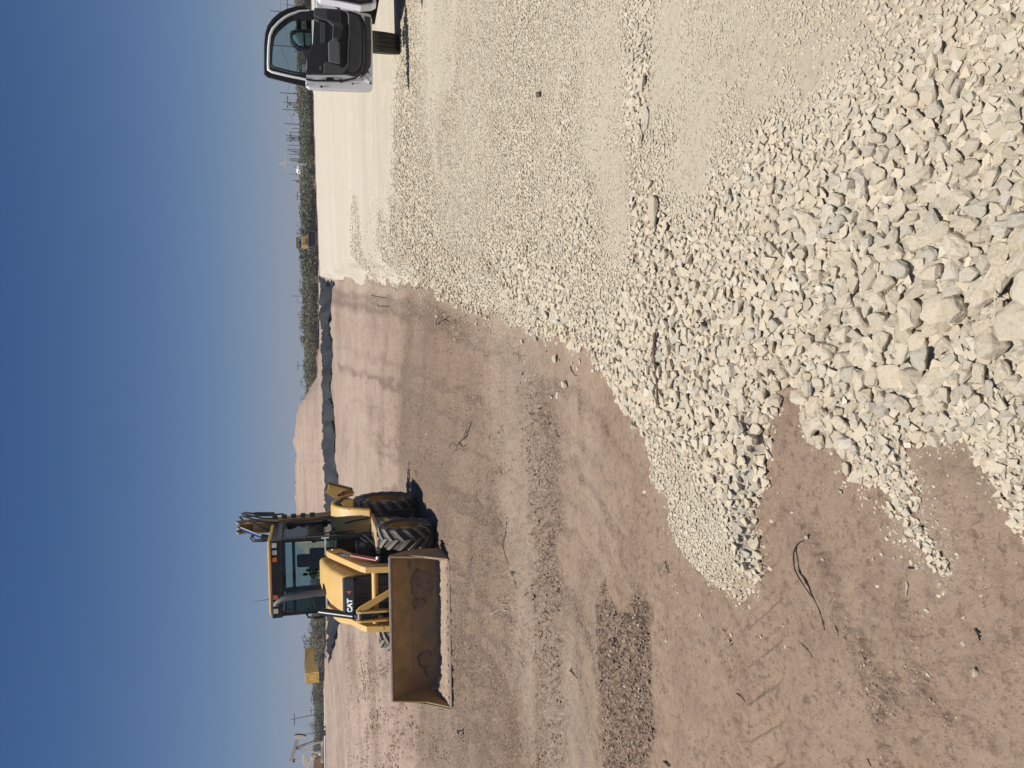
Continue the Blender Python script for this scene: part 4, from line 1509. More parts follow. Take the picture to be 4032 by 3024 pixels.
MB().box(tuple(pj(1246, 2982, .6) + Vector((0, -.4, 0))), tuple(pj(1224, 2974, .6) + Vector((0, .4, 0)))).build("motor", M_CREAM, pr_, .04)
MB().box(tuple(pj(1262, 2972, .2) + Vector((0, -.3, 0))), tuple(pj(1252, 2961, .2) + Vector((0, .3, 0)))).build("control_box", M_WHITE, pr_)

# ================================================================== BACKHOE LOADER (x forward = towards the camera, y its left = right in the picture)
BL = empty("backhoe_loader", (-3.43, 12.95, -0.51), math.radians(-93))
tag(BL, "yellow backhoe loader parked facing the camera with its wide bucket on the brown dirt", "backhoe loader")
M_CAB = plain("cab_black", (0.014, 0.016, 0.020), 0.35, var=0.2, dust=0.05, dustcol=(0.1, 0.085, 0.07))
M_TRIMG = plain("grille_grey", (0.06, 0.06, 0.062), 0.5, var=0.3, scale=20, dust=0.4)
M_SEAT = plain("seat_fabric", (0.028, 0.03, 0.034), 0.9)
M_RED = plain("red_paint", (0.30, 0.02, 0.025), 0.45, var=0.15, dust=0.2)
M_GREYPIPE = plain("grey_exhaust", (0.13, 0.13, 0.135), 0.55, 0.4, var=0.2)
M_DECK = plain("dusty_deck", (0.42, 0.29, 0.13), 0.8, var=0.25, scale=8, dust=0.7, dustcol=(0.46, 0.36, 0.27))
M_RIM = plain("rim_yellow", (0.36, 0.195, 0.04), 0.55, var=0.2, scale=6, dust=0.25)
M_CLAY = plain("caked_dirt", (0.25, 0.178, 0.115), 0.95, var=0.3, scale=12, bump=0.01)


def mpart(m, name, mat, parent=None, bevel=0.0, smooth=None):
    return m.build(name, mat, parent if parent is not None else BL, bevel, smooth)


# wheels
def tyre_mb(R, W, rim_r, n, lug):
    m = MB()
    h = W / 2
    Rc = R - lug
    m.lathe([(rim_r, -h * .72), (rim_r + .03, -h * .86), ((rim_r + Rc) * .5, -h * 1.0), (Rc - .05, -h * .97), (Rc - .008, -h * .80), (Rc, -h * .4), (Rc + .004, 0), (Rc, h * .4),
             (Rc - .008, h * .80), (Rc - .05, h * .97), ((rim_r + Rc) * .5, h * 1.0), (rim_r + .03, h * .86), (rim_r, h * .72)], 'y', 48)
    return m


def lug_mesh(R, W, rim_r, n, lug, s):
    """one bar of the tread: from the middle of the tyre back to the shoulder and down the side"""
    m = MB()
    h = W / 2
    Rc = R - lug
    da = 0.30 * 18.0 / n
    wd = 0.075 * 18.0 / n
    vs = []
    for (f, y, rr) in ((0.0, -0.06 * s * h, R), (0.45, .40 * h * s, R), (1.0, 0.93 * h * s, R - .012), (1.12, 1.02 * h * s, Rc - .07)):
        a = da * f
        for e in (-wd, wd):
            for q in (rr, min(rr, Rc) - .03):
                w = 0.8 if q == rr else 1.0
                vs.append((q * math.cos(a + e * w), y, q * math.sin(a + e * w)))
    fs = []
    for i in range(3):
        b = i * 4
        fs += [(b, b + 4, b + 6, b + 2), (b + 1, b + 3, b + 7, b + 5), (b, b + 1, b + 5, b + 4), (b + 2, b + 6, b + 7, b + 3)]
    fs += [(0, 2, 3, 1), (12, 13, 15, 14)]
    return m.add(vs, fs).mesh("tread_lug", M_LUG)


def wheel(x, y, R, W, rim_r, n, side):
    w = MB()
    h = W / 2
    w.lathe([(rim_r + .015, h * .80), (rim_r - .02, h * .84), (rim_r - .035, h * .6), (rim_r - .07, h * .1), (rim_r * .55, h * .02), (0.02, h * .06), (0.02, -h * .2), (rim_r - .07, -h * .2), (rim_r - .02, -h * .8), (rim_r + .015, -h * .8)], 'y', 40)
    o = mpart(w, "wheel", M_RIM, None, 0, 35)
    o.location = (x, y, R)
    if side < 0:
        o.scale = (1, -1, 1)
    ty = mpart(tyre_mb(R, W, rim_r, n, 0.042 if R < .55 else .05), "tyre", M_RUBBER, o)
    for s_ in (-1, 1):
        lm = lug_mesh(R, W, rim_r, n, 0.042 if R < .55 else .05, s_)
        for k in range(n):
            lo_ = bpy.data.objects.new("tread_lug", lm)
            COL.objects.link(lo_)
            lo_.parent = o
            lo_.rotation_euler = (0, -2 * math.pi * (k + (0.5 if s_ > 0 else 0)) / n, 0)
    hb = MB().lathe([(0.0, h * .62), (rim_r * .30, h * .60), (rim_r * .34, h * .5), (rim_r * .36, h * .1), (0.0, h * .1)], 'y', 24, closed=False)
    for k in range(8):
        a = k * math.pi / 4
        hb.cyl((rim_r * .48 * math.cos(a), h * .05, rim_r * .48 * math.sin(a)), (rim_r * .48 * math.cos(a), h * .14, rim_r * .48 * math.sin(a)), .016, 6)
    mpart(hb, "hub", M_RIM, o, 0, 35)
    return o


for s in (-1, 1):
    wheel(0.0, s * .88, 0.50, 0.36, 0.27, 15, s)
    wheel(-2.1, s * .90, 0.635, 0.46, 0.36, 17, s)

# chassis
m = MB().box((-2.75, -.36, .48), (.30, .36, .92))
m.box((-.2, -.28, .40), (.42, .28, .80))
m.box((-.16, -.80, .38), (.16, .80, .60))
m.box((-2.28, -.75, .5), (-1.92, .75, .78))
mpart(m, "chassis", M_BLACK, None, .02)
for s in (1, -1):
    y0, y1 = (.56, .98) if s > 0 else (-.98, -.56)
    mpart(MB().box((-1.28, y0, .93), (.02, y1, 1.0)), "deck_plate", M_DECK, None, .012)
    mpart(MB().box((-1.20, y0 + .02, .46), (-.62, y1 - .04, .925)), "side_tank", M_BLACK, None, .03)
    sb = MB().box((-1.74, y0 + .22, .27), (-1.24, y0 + .25, .66))
    sb.box((-1.74, y0 + .22, .27), (-1.24, y1 + .03, .295)).box((-1.70, y0 + .255, .60), (-1.28, y1 + .02, .625))
    sb.box((-1.755, y0 + .22, .25), (-1.742, y1 + .06, .68)).box((-1.238, y0 + .22, .25), (-1.22, y1 + .06, .68))
    mpart(sb, "step", M_BLACK, None, .006)
mpart(MB().box((-1.0, .942, .70), (-.74, .946, .78)), "notice_plate", M_YEL, None)

# rear fenders
for s in (1, -1):
    f = MB()
    outer = [(-1.05, 1.0), (-1.17, 1.24), (-1.32, 1.46), (-1.50, 1.62), (-1.74, 1.705), (-2.05, 1.68), (-2.36, 1.55)]
    inner = [(-2.34, 1.49), (-2.05, 1.61), (-1.76, 1.635), (-1.55, 1.555), (-1.40, 1.41), (-1.26, 1.20), (-1.15, 1.0)]
    a, b = (.60, 1.12) if s > 0 else (-1.12, -.60)
    f.prism(outer + inner, a, b, 'y')
    mpart(f, "rear_fender", M_YEL, None, .03, 50)
    lip = MB().prism([(-1.24, 1.0)] + [(x + (.05 if i else 0), z - .07) for i, (x, z) in enumerate(outer[1:])] + [(-2.34, 1.40), (-2.0, 1.50), (-1.72, 1.53), (-1.5, 1.42), (-1.38, 1.25), (-1.32, 1.0)], s * 1.085, s * 1.10, 'y')
    mpart(lip, "fender_lip", M_BLACKMATTE)
    mpart(MB().box((-2.28, a if s > 0 else b - .04, .95), (-1.3, a + .04 if s > 0 else b, 1.55)), "fender_wall", M_BLACK)

# handrail on the fender, door grab rails
for s in (1, -1):
    mpart(MB().tube([(-1.21, s * .86, 1.46), (-1.12, s * .88, 1.44), (-1.06, s * .92, 1.32), (-1.05, s * .96, 1.02)], .017, 8), "handrail", M_CAB, None, 0, 60)
    mpart(MB().tube([(-.92, s * .68, 2.20), (-.90, s * .75, 2.16), (-.92, s * .76, 1.95), (-1.00, s * .76, 1.60), (-1.02, s * .75, 1.34), (-1.04, s * .68, 1.30)], .014, 8), "grab_rail", M_CAB, None, 0, 60)

# cab
fr_ = MB()
for s in (1, -1):
    fr_.prism([(-.90, 1.02), (-.97, 2.68), (-1.06, 2.68), (-1.0, 1.02)], s * .665 - .035, s * .665 + .035, 'y')            # front post
    fr_.prism([(-2.40, 1.66), (-2.36, 2.68), (-2.28, 2.68), (-2.30, 1.66)], s * .64 - .035, s * .64 + .035, 'y')          # rear post
    fr_.prism([(-1.66, 1.08), (-2.28, 1.62), (-2.28, 1.72), (-1.58, 1.10)], s * .66 - .03, s * .66 + .03, 'y')           # rising sill
    fr_.box((-1.72, s * .66 - .032, 1.0), (-.95, s * .66 + .032, 1.10))
    fr_.box((-2.36, s * .655 - .035, 2.60), (-.97, s * .655 + .035, 2.69))
fr_.box((-1.01, -.70, 2.60), (-.90, .70, 2.78))
fr_.box((-2.36, -.66, 2.58), (-2.28, .66, 2.70))
fr_.box((-2.40, -.62, 1.0), (-2.26, .62, 1.60))
fr_.box((-2.30, -.62, .92), (-.93, .62, 1.02))
cab = mpart(fr_, "cab_frame", M_CAB, None, .012)
mpart(MB().prism([(-.70, -.93), (.70, -.93)][:0] or [(-.93, -.62), (-.93, -.32), (-.88, -.22), (-.88, .20), (-.84, .40), (-.84, .52), (-.90, .70), (-1.10, .715), (-2.35, .66), (-2.48, .55), (-2.48, -.55), (-2.35, -.66), (-1.10, -.715)],
                 2.775, 2.83, 'z'), "roof", M_YEL, None, .022)
mpart(MB().box((-2.34, -.60, 2.66), (-1.02, .60, 2.774)), "headliner", M_CAB)
ws = MB().prism([(-.905, 1.10), (-.895, 1.10), (-.952, 2.60), (-.962, 2.60)], -.62, .62, 'y')
mpart(ws, "windshield", M_GLASS)
for s in (1, -1):
    d = MB().prism([(-.99, 1.11), (-1.60, 1.11), (-2.26, 1.70), (-2.27, 2.59), (-1.06, 2.59)], s * .655 - .004, s * .655 + .004, 'y')
    dg = mpart(d, "side_window", M_GLASS)
    df = MB()
    loop = [(-1.01, 1.13), (-1.60, 1.13), (-2.23, 1.71), (-2.24, 2.57), (-1.08, 2.57)]
    df.tube([(x, s * .675, z) for x, z in loop], .024, 6, closed=True)
    df.tube([(-1.04, s * .675, 1.66), (-2.22, s * .675, 1.70)], .016, 6)
    mpart(df, "door_frame", M_CAB, None)
    hn = MB().box((-2.30, s * .70 - .03, 1.76), (-2.16, s * .70 + .03, 1.86)).box((-2.30, s * .70 - .03, 2.42), (-2.16, s * .70 + .03, 2.52))
    mpart(hn, "door_hinge", M_BLACKMATTE)
    mpart(MB().box((-1.3, s * .69 - .02, 1.70), (-1.12, s * .69 + .02, 1.75)), "door_handle", M_BLACKMATTE)
mpart(MB().box((-2.335, -.60, 1.62), (-2.327, .60, 2.58)), "rear_window", M_GLASS)
mpart(MB().tube([(-2.20, -.62, 2.42), (-2.20, .62, 2.42)], .03, 8), "rear_rail", M_CAB)
# seals: the pale strip across the bottom corners of the windscreen
for a, b in ((.37, .69), (-.66, -.32)):
    sb = MB().box((-.90, a, 1.825), (-.875, b, 1.850))
    e = b if b > 0 else a
    sb.box((-.90, e - .012, 1.77), (-.872, e + .012, 1.905))
    mpart(sb, "window_strip", M_WHITE)
# seat, wheel, console
sp_ = MB().box((-1.98, -.24, 1.36), (-1.50, .24, 1.50)).prism([(-1.98, 1.48), (-1.86, 1.48), (-1.98, 2.12), (-2.10, 2.12)], -.22, .22, 'y')
sp_.prism([(-2.0, 2.10), (-1.93, 2.10), (-1.97, 2.36), (-2.04, 2.36)], -.13, .13, 'y').box((-1.9, -.14, 1.0), (-1.6, .14, 1.38))
seat = mpart(sp_, "seat", M_SEAT, None, .04)
st = MB().tube([(-1.28 + .10 * math.cos(a) * .5, .05 + .20 * math.sin(a), 2.06 + .17 * math.cos(a) * .35) for a in [k * math.pi / 10 for k in range(20)]], .016, 6, closed=True)
st.tube([(-1.05, .05, 1.5), (-1.28, .05, 2.05)], .03, 8).tube([(-1.28, -.15, 2.06), (-1.28, .25, 2.06)], .014, 6)
mpart(st, "steering_wheel", M_BLACKMATTE, None, 0, 60)
mpart(MB().box((-1.20, -.20, 1.02), (-.95, .30, 1.70)).box((-1.5, .36, 1.02), (-1.1, .58, 1.62)), "console", M_CAB, None, .03)
lv = MB()
for y, z in ((-.30, 2.16), (-.22, 2.10), (.34, 1.98)):
    lv.tube([(-2.1, y, 1.6), (-2.08, y, z)], .012, 6).lathe([(0, 0), (.028, .01), (.03, .08), (0, .10)], 'z', 8, (-2.08, y, z), False)
mpart(lv, "control_lever", M_BLACKMATTE)
wp = MB().tube([(-.86, -.40, 2.10), (-.88, -.34, 1.76)], .010, 5).tube([(-.885, -.58, 2.04), (-.87, -.24, 2.10)], .008, 5)
mpart(wp, "wiper", M_BLACKMATTE)
mpart(MB().tube([(-.86, .02, 1.98), (-.88, -.04, 1.78)], .010, 5), "wiper", M_BLACKMATTE)
# front lights under the roof
for y in (.63, .50, -.43, -.555):
    o = mpart(MB().box((-.895, y - .056, 2.665), (-.862, y + .056, 2.768)), "work_light", M_BLACKMATTE, None, .008)
    mpart(MB().box((-.862, y - .042, 2.678), (-.852, y + .042, 2.755)), "lens", M_LAMP, o)
for y in (.375, -.305):
    o = mpart(MB().box((-.895, y - .05, 2.668), (-.866, y + .05, 2.762)), "turn_signal", M_BLACKMATTE, None, .008)
    mpart(MB().box((-.866, y - .040, 2.678), (-.850, y + .040, 2.752)), "lens", M_AMBER, o)
mpart(MB().tube([(-1.55, -.55, 2.82), (-1.60, -.58, 3.02), (-1.68, -.61, 3.16)], [.006, .004, .003], 5), "antenna", M_BLACKMATTE)
mr = MB().tube([(-.95, -.68, 2.18), (-.88, -.72, 2.17), (-.80, -.735, 2.05), (-.80, -.735, 1.90)], .014, 6)
mpart(mr, "mirror_arm", M_BLACKMATTE)

# hood: a sloping bonnet, narrower on the right-hand side behind
hood = MB()
def hsec(x, yl, yr, zt, zb):
    w = yr - yl
    return [(x, yl - .06, zb), (x, yl - .05, zt - .20), (x, yl, zt - .02), (x, yl + .04, zt), (x, yr - .06, zt), (x, yr - .01, zt - .03), (x, yr + .02, zt - .14), (x, yr + .03, zb)]
hood.loft([hsec(-.88, -.15, .34, 1.945, 1.15), hsec(-.45, -.20, .35, 1.90, 1.12), (hsec(-.05, -.25, .355, 1.80, 1.08)), hsec(.25, -.28, .35, 1.67, 1.05), hsec(.36, -.285, .34, 1.60, 1.0)])
hood_o = mpart(hood, "hood", M_YEL, None, .018, 30)
mpart(MB().prism([(.36, 1.60), (.40, 1.585), (.475, 1.415), (.36, 1.41)], -.285, .31, 'y'), "nose_panel", M_CAB, hood_o, .010)
# grille: dark surround, bars and mesh
gp = MB().box((.30, -.30, .70), (.40, .31, 1.41))
grille = mpart(gp, "grille", M_BLACK, None, .02)
for k in range(16):
    z = .76 + .042 * k
    mpart(MB().box((.401, -.25, z), (.415, .26, z + .014)), "grille_bar", M_TRIMG, grille)
for k in range(5):
    y = -.24 + .12 * k
    mpart(MB().box((.401, y - .007, .74), (.424, y + .007, 1.39)), "grille_rib", M_TRIMG, grille)
sf = MB().box((.30, .262, .70), (.455, .325, 1.40)).box((.30, -.315, .70), (.455, -.255, 1.40))
mpart(sf, "grille_surround", M_BLACK, grille, .02)
# letters on the nose
def letters(txt, size, mat, name, parent, M, ext=.003, bold=.010, shear=0.0):
    c = bpy.data.curves.new(name, 'FONT')
    c.body = txt
    c.size = size
    c.extrude = ext
    c.offset = bold
    c.shear = shear
    c.resolution_u = 2
    tmp = bpy.data.objects.new(name, c)
    COL.objects.link(tmp)
    dg_ = bpy.context.evaluated_depsgraph_get()
    me = bpy.data.meshes.new_from_object(tmp.evaluated_get(dg_))
    bpy.data.objects.remove(tmp)
    me.materials.clear()
    me.materials.append(mat)
    o = bpy.data.objects.new(name, me)
    COL.objects.link(o)
    o.parent = parent
    o.matrix_local = M
    return o


tl = Vector((0.075, 0, -.17)).normalized()          # down the sloping nose
nn = Vector((.17, 0, .075)).normalized()
Ml = Matrix(((0, -tl.x, nn.x, .4585), (1, -tl.y, nn.y, -.262), (0, -tl.z, nn.z, 1.455), (0, 0, 0, 1)))
letters("CAT", .118, M_WHITE, "brand_letters", hood_o, Ml, .002, .006)
mpart(MB().add([Vector((.475 - (z - 1.415) * .441, y, z)) + nn * .007 for y, z in ((.045, 1.487), (.115, 1.450), (.10, 1.54))], [(0, 1, 2)]), "red_triangle", M_RED, hood_o)

# exhaust stack
mpart(MB().tube([(-.30, -.12, 1.80), (-.30, -.125, 2.1), (-.31, -.15, 2.48), (-.33, -.175, 2.58), (-.36, -.23, 2.66), (-.38, -.29, 2.70)], [.058, .055, .052, .050, .046, .042], 14), "exhaust_stack", M_GREYPIPE, None, 0, 50)

# loader arms
for s in (1, -1):
    ya, yb = (.43, .535) if s > 0 else (-.555, -.45)
    arm = MB().prism([(-.66, 1.78), (-.60, 1.83), (-.48, 1.80), (.52, 1.32), (.63, 1.24), (.735, .80), (.71, .30), (.60, .30), (.50, .95), (.30, 1.12), (-.66, 1.58)], ya, yb, 'y')
    ao = mpart(arm, "loader_arm", M_YEL, None, .012)
    mpart(MB().cyl((-.56, ya - .03, 1.70), (-.56, yb + .03, 1.70), .05, 14), "pivot_pin", M_CHROME, ao)
    mpart(MB().cyl((.66, ya - .04, .38), (.66, yb + .04, .38), .05, 14), "pivot_pin", M_STEEL, ao)
    # lift cylinder
    cy0, cy1 = Vector((-.55, (ya + yb) / 2, .78)), Vector((.36, (ya + yb) / 2, 1.06))
    lc = mpart(MB().cyl(cy0, cy0.lerp(cy1, .62), .055, 12), "lift_cylinder", M_BLACK, None, 0, 40)
    mpart(MB().cyl(cy0.lerp(cy1, .6), cy1, .03, 10), "rod", M_CHROME, lc)
mpart(MB().cyl((.56, -.45, 1.08), (.56, .43, 1.08), .055, 12), "cross_tube", M_YEL, None, 0, 40)
MA = Matrix(((-1, 0, 0, -.06), (0, 0, 1, .5365), (0, 1, 0, 1.52), (0, 0, 0, 1)))
Ra = Matrix.Rotation(math.radians(27), 4, 'Y')
Mt = Matrix.Translation((.02, .537, 1.37)) @ Matrix.Rotation(math.radians(26), 4, 'Y') @ Matrix(((-1, 0, 0, 0), (0, 0, 1, 0), (0, 1, 0, 0), (0, 0, 0, 1)))
mpart(MB().prism([(-.33, 1.68), (-.02, 1.53), (-.07, 1.42), (-.38, 1.57)], .5355, .537, 'y'), "number_plate", M_BLACK, None)
letters("420F", .115, M_WHITE, "model_number", BL, Matrix.Translation((-.075, .5375, 1.455)) @ Matrix.Rotation(math.radians(26), 4, 'Y') @ Matrix(((-1, 0, 0, 0), (0, 0, 1, 0), (0, 1, 0, 0), (0, 0, 0, 1))), .001, .004)
# red arm lock on the left arm
ml = MB().prism([(.02, 1.40), (.06, 1.46), (.50, 1.05), (.46, .98), (.40, .98)], .575, .605, 'y')
lo = mpart(ml, "arm_lock", M_RED, None, .006)
mpart(MB().cyl((.46, .57, 1.02), (.46, .64, 1.02), .032, 12), "lock_pin", M_CHROME, lo)
# hoses and fittings behind the arm
for k in range(4):
    y = .40 + .06 * k
    mpart(MB().tube([(-.85, y + .12, 1.30 - .05 * k), (-.55, y + .16, 1.22 - .03 * k), (-.30, y + .10, 1.02), (.0, y * .9, .90), (.3, y * .85, .86)], .022, 6), "hydraulic_hose", M_BLACKMATTE, None, 0, 60)
mpart(MB().lathe([(0, 0), (.085, 0), (.09, .04), (.085, .26), (.06, .30), (0, .30)], 'x', 16, (-.62, .56, 1.20), False), "filter", M_BLACK, None, 0, 40)
mpart(MB().box((-.90, .30, 1.02), (-.35, .60, 1.30)).box((-.75, .42, .62), (-.1, .62, .95)), "engine_side", M_BLACK, None, .02)

# tilt cylinder and link plates
tc = mpart(MB().cyl((.02, -.335, 1.955), (.50, -.30, 1.42), .060, 16), "tilt_cylinder", M_CAB, None, 0, 40)
mpart(MB().cyl((.48, -.302, 1.44), (.62, -.29, 1.30), .038, 12), "rod", M_CHROME, tc)
mpart(MB().box((.55, -.33, 1.05), (.66, -.18, 1.32)), "link_bracket", M_BLACK, None, .01)
for y in (-.19, -.34):
    lk_ = MB().prism([(.60, 1.40), (.68, 1.40), (.71, 1.33), (.755, .92), (.715, .50), (.65, .48), (.66, .88), (.58, 1.30)], y - .018, y + .018, 'y')
    mpart(lk_, "link_plate", M_YEL, None, .006)
mpart(MB().cyl((.65, -.37, 1.345), (.65, -.15, 1.345), .034, 12), "pivot_pin", M_STEEL, None)
# inner slanting link
a_, b_ = Vector((.66, -.165, 1.345)), Vector((.69, .20, .66))
sl = MB()
d_ = (b_ - a_).normalized()
n_ = d_.cross(Vector((1, 0, 0))).normalized()
for off in (0.0,):
    ring = []
    for p, w in ((a_ - d_ * .05, .03), (a_ + d_ * .03, .055), (b_, .045)):
        for sx, sn in ((-.02, -1), (.02, -1), (.02, 1), (-.02, 1)):
            ring.append(p + Vector((sx, 0, 0)) + n_ * (w * sn))
    sl.loft([ring[0:4], ring[4:8], ring[8:12]])
mpart(sl, "inner_link", M_YEL, None, .006)
mpart(MB().tube([(.80, -.40, 1.03), (.78, -.42, .98), (.80, -.47, .97)], .014, 6), "hook", M_CHROME, None)

# bucket (sits offset towards the machine's right)
BY0, BY1 = -1.565, .765
bk = MB()
prof = [(1.50, 0.0), (1.50, .018), (1.30, .035), (.95, .035), (.84, .075), (.785, .20), (.775, .42), (.80, .56), (.98, .845), (1.02, .86),
        (1.00, .885), (.955, .87), (.765, .58), (.735, .42), (.745, .19), (.81, .035), (.93, -.005), (1.30, 0.0)]
n = len(prof)
bk.add([(x, y, z) for y in (BY0, BY1) for x, z in prof], [tuple([i, (i + 1) % n, n + (i + 1) % n, n + i]) for i in range(n)] + [tuple(range(n)), tuple(range(2 * n - 1, n - 1, -1))])
bucket = mpart(bk, "bucket", M_YELDIRTSHADE, None, 0, 35)
sp2 = [(1.03, .875), (1.06, .80), (1.21, .36), (1.48, .03), (1.47, .0), (.93, -.004), (.80, .03), (.735, .19), (.725, .43), (.755, .59), (.95, .88)]
for y0, y1 in ((BY0 - .024, BY0), (BY1, BY1 + .024)):
    mpart(MB().prism(sp2, y0, y1, 'y'), "side_plate", M_YELDIRTSHADE, bucket, .004)
    q = -.03 if y0 < 0 else .03
    mpart(MB().prism([(1.05, .66), (1.24, .36), (1.50, .03), (1.40, .03), (1.14, .36)], (y0 if y0 < 0 else y1) - .006 + q * .3, (y0 if y0 < 0 else y1) + .006 + q * .3, 'y'), "side_cutter", M_STEEL, bucket)
    mpart(MB().prism([(1.38, .02), (1.30, .26), (1.10, .26), (.98, .12), (1.0, .01)], (y1 + .001 if y0 > 0 else y0 - .006), (y1 + .005 if y0 > 0 else y0 - .002), 'y'), "wear_plate", M_STEEL, bucket)
mpart(MB().tube([(1.005, BY0 - .01, .872), (1.005, BY1 + .01, .872)], .030, 8), "top_lip", M_STEEL, bucket)
mpart(MB().prism([(1.36, .039), (1.36, .048), (1.54, .014), (1.54, .0), (1.505, -.004), (1.505, .022)], BY0, BY1, 'y'), "cutting_edge", M_STEEL, bucket)
for k in range(9):
    y = BY0 + .13 + k * (BY1 - BY0 - .26) / 8
    mpart(MB().lathe([(0, .012), (.018, .010), (.022, 0)], 'z', 8, (1.44, y, .035), False), "edge_bolt", M_STEEL, bucket)
mpart(MB().box((.778, BY0 + .01, .49), (.795, BY1 - .01, .515)), "inner_weld", M_YELDIRTSHADE, bucket)
# dirt left on the floor and stuck in the corners
gx2, gy2 = np.meshgrid(np.linspace(.80, 1.475, 60), np.linspace(BY0 + .005, BY1 - .005, 150), indexing='ij')
hh2 = .044 + .012 * fbm(gx2 * 9, gy2 * 9, 4, 301) + .05 * np.exp(-((gx2 - .80) / .10) ** 2) * (1 + pnoise(gx2 * 5, gy2 * 5, 303)) + .10 * np.exp(-(((gy2 - BY0) / .16) ** 2)) * sstep(1.35, 1.0, gx2) * (1 + .5 * pnoise(gx2 * 7, gy2 * 7, 305))
hh2 = hh2 + .020 * np.clip(fbm(gx2 * 22, gy2 * 22, 3, 307), 0, 1) - .035 * sstep(1.38, 1.475, gx2)
ii = np.arange(gx2.size).reshape(gx2.shape)
lq = np.stack([ii[:-1, :-1], ii[1:, :-1], ii[1:, 1:], ii[:-1, 1:]], -1).reshape(-1, 4)
M_BDIRT = plain("bucket_dirt", (0.36, 0.265, 0.20), 0.95, var=0.3, scale=14, bump=0.006)
o = bpy.data.objects.new("bucket_dirt", np_mesh("bucket_dirt", np.stack([gx2.ravel(), gy2.ravel(), hh2.ravel()], 1), lq, M_BDIRT))
COL.objects.link(o)
o.parent = bucket
tag(o, kind='stuff')
for (yy, zz_, ww, hh_, sd) in ((.20, .33, .30, .26, 1), (-.10, .40, .10, .12, 2), (-1.05, .30, .16, .14, 3), (-1.25, .24, .12, .10, 4), (.55, .55, .07, .06, 5)):
    rr = random.Random(sd)
    pts = []
    c_ = MB()
    N = 16
    ring0 = [(.776 + .002 + .03 * max(0, zz_ - .5), yy + ww * math.cos(a) * (0.7 + .5 * rr.random()), max(.06, zz_ + hh_ * math.sin(a) * (.7 + .5 * rr.random()))) for a in [2 * math.pi * k / N for k in range(N)]]
    ring1 = [(.776 + .022 + .02 * rr.random(), yy + (p[1] - yy) * .8, zz_ + (p[2] - zz_) * .8) for p in ring0]
    c_.loft([ring0, ring1])
    mpart(c_, "caked_mud", M_CLAY, bucket)

# stabilisers at the rear
for s in (1, -1):
    yz = [(1.34, 1.70), (1.19, 1.24), (1.13, 1.20), (1.06, 1.22), (1.03, 1.36), (1.0, 1.56), (1.14, 1.735), (1.16, 1.80), (1.20, 1.735)]
    yz = [(s * y, z) for y, z in yz]
    so = mpart(MB().prism(yz, -2.78, -2.74, 'x'), "stabilizer", M_YEL, None, .006)
    mpart(MB().prism([(s * y, z) for y, z in [(1.37, 1.71), (1.21, 1.23), (1.185, 1.235), (1.335, 1.715)]], -2.84, -2.68, 'x'), "stabilizer_pad", M_BLACK, so, .01)
    mpart(MB().cyl((-2.76, s * 1.12, 1.44), (-2.70, s * 1.12, 1.44), .045, 14), "pivot_pin", M_CHROME, so)
    mpart(MB().prism([(s * y, z) for y, z in [(1.06, 1.52), (1.10, 1.55), (1.14, 1.47), (1.10, 1.44)]], -2.738, -2.734, 'x'), "slot", M_BLACKMATTE, so)
    mpart(MB().prism([(s * y, z) for y, z in [(1.03, 1.36), (1.0, 1.56), (.5, 1.1), (.5, .75), (.7, .75)]], -2.90, -2.80, 'x'), "stabilizer_leg", M_YEL, so, .01)

# folded backhoe: boom, dipper, cylinders, hoses
bf = mpart(MB().box((-2.95, -.85, .70), (-2.62, .85, 1.10)), "rear_frame", M_YEL, None, .02)
mpart(MB().box((-3.15, .30, .78), (-2.9, .78, 1.35)), "swing_post", M_YEL, None, .03)
bm_ = MB()
for y in (.44, .64):
    bm_.prism([(-3.10, 1.10), (-2.95, 1.05), (-2.80, 1.9), (-2.72, 2.7), (-2.76, 3.30), (-2.82, 3.52), (-2.92, 3.55), (-2.98, 3.40), (-3.0, 2.75), (-3.02, 1.9)], y - .022, y + .022, 'y')
boom = mpart(bm_, "boom", M_YELDIRTSHADE, None, .008)  # boom's shade is put into the colour by this darker yellow
mpart(MB().prism([(-2.90, 1.4), (-2.84, 1.9), (-2.78, 2.7), (-2.80, 3.2), (-2.86, 3.2), (-2.86, 2.7), (-2.92, 1.9)], .46, .62, 'y'), "boom_web", M_YELDIRTSHADE, boom)
mpart(MB().prism([(-3.05, 3.42), (-2.90, 3.48), (-3.30, 1.5), (-3.42, 1.5)], .45, .63, 'y'), "dipper", M_YELDIRTSHADE, None, .02)  # dipper darkened the same way, shade in the paint colour
mpart(MB().prism([(-3.5, 1.55), (-3.25, 1.6), (-3.1, 1.2), (-3.25, .95), (-3.6, 1.0)], .25, .83, 'y'), "backhoe_bucket", M_BLACK, None, .02)
rodc = mpart(MB().cyl((-2.66, .36, 3.04), (-2.62, .30, 2.78), .065, 14), "boom_cylinder", M_BLACK, None, 0, 40)
mpart(MB().cyl((-2.76, .545, 3.44), (-2.66, .36, 3.03), .034, 12), "rod", M_CHROME, rodc)
for y in (.43, .53, .63):
    mpart(MB().lathe([(0, -.02), (.055, -.02), (.055, .02), (0, .02)], 'y', 12, (-2.80, y + .01, 3.46), False), "boom_knuckle", M_STEEL, boom)
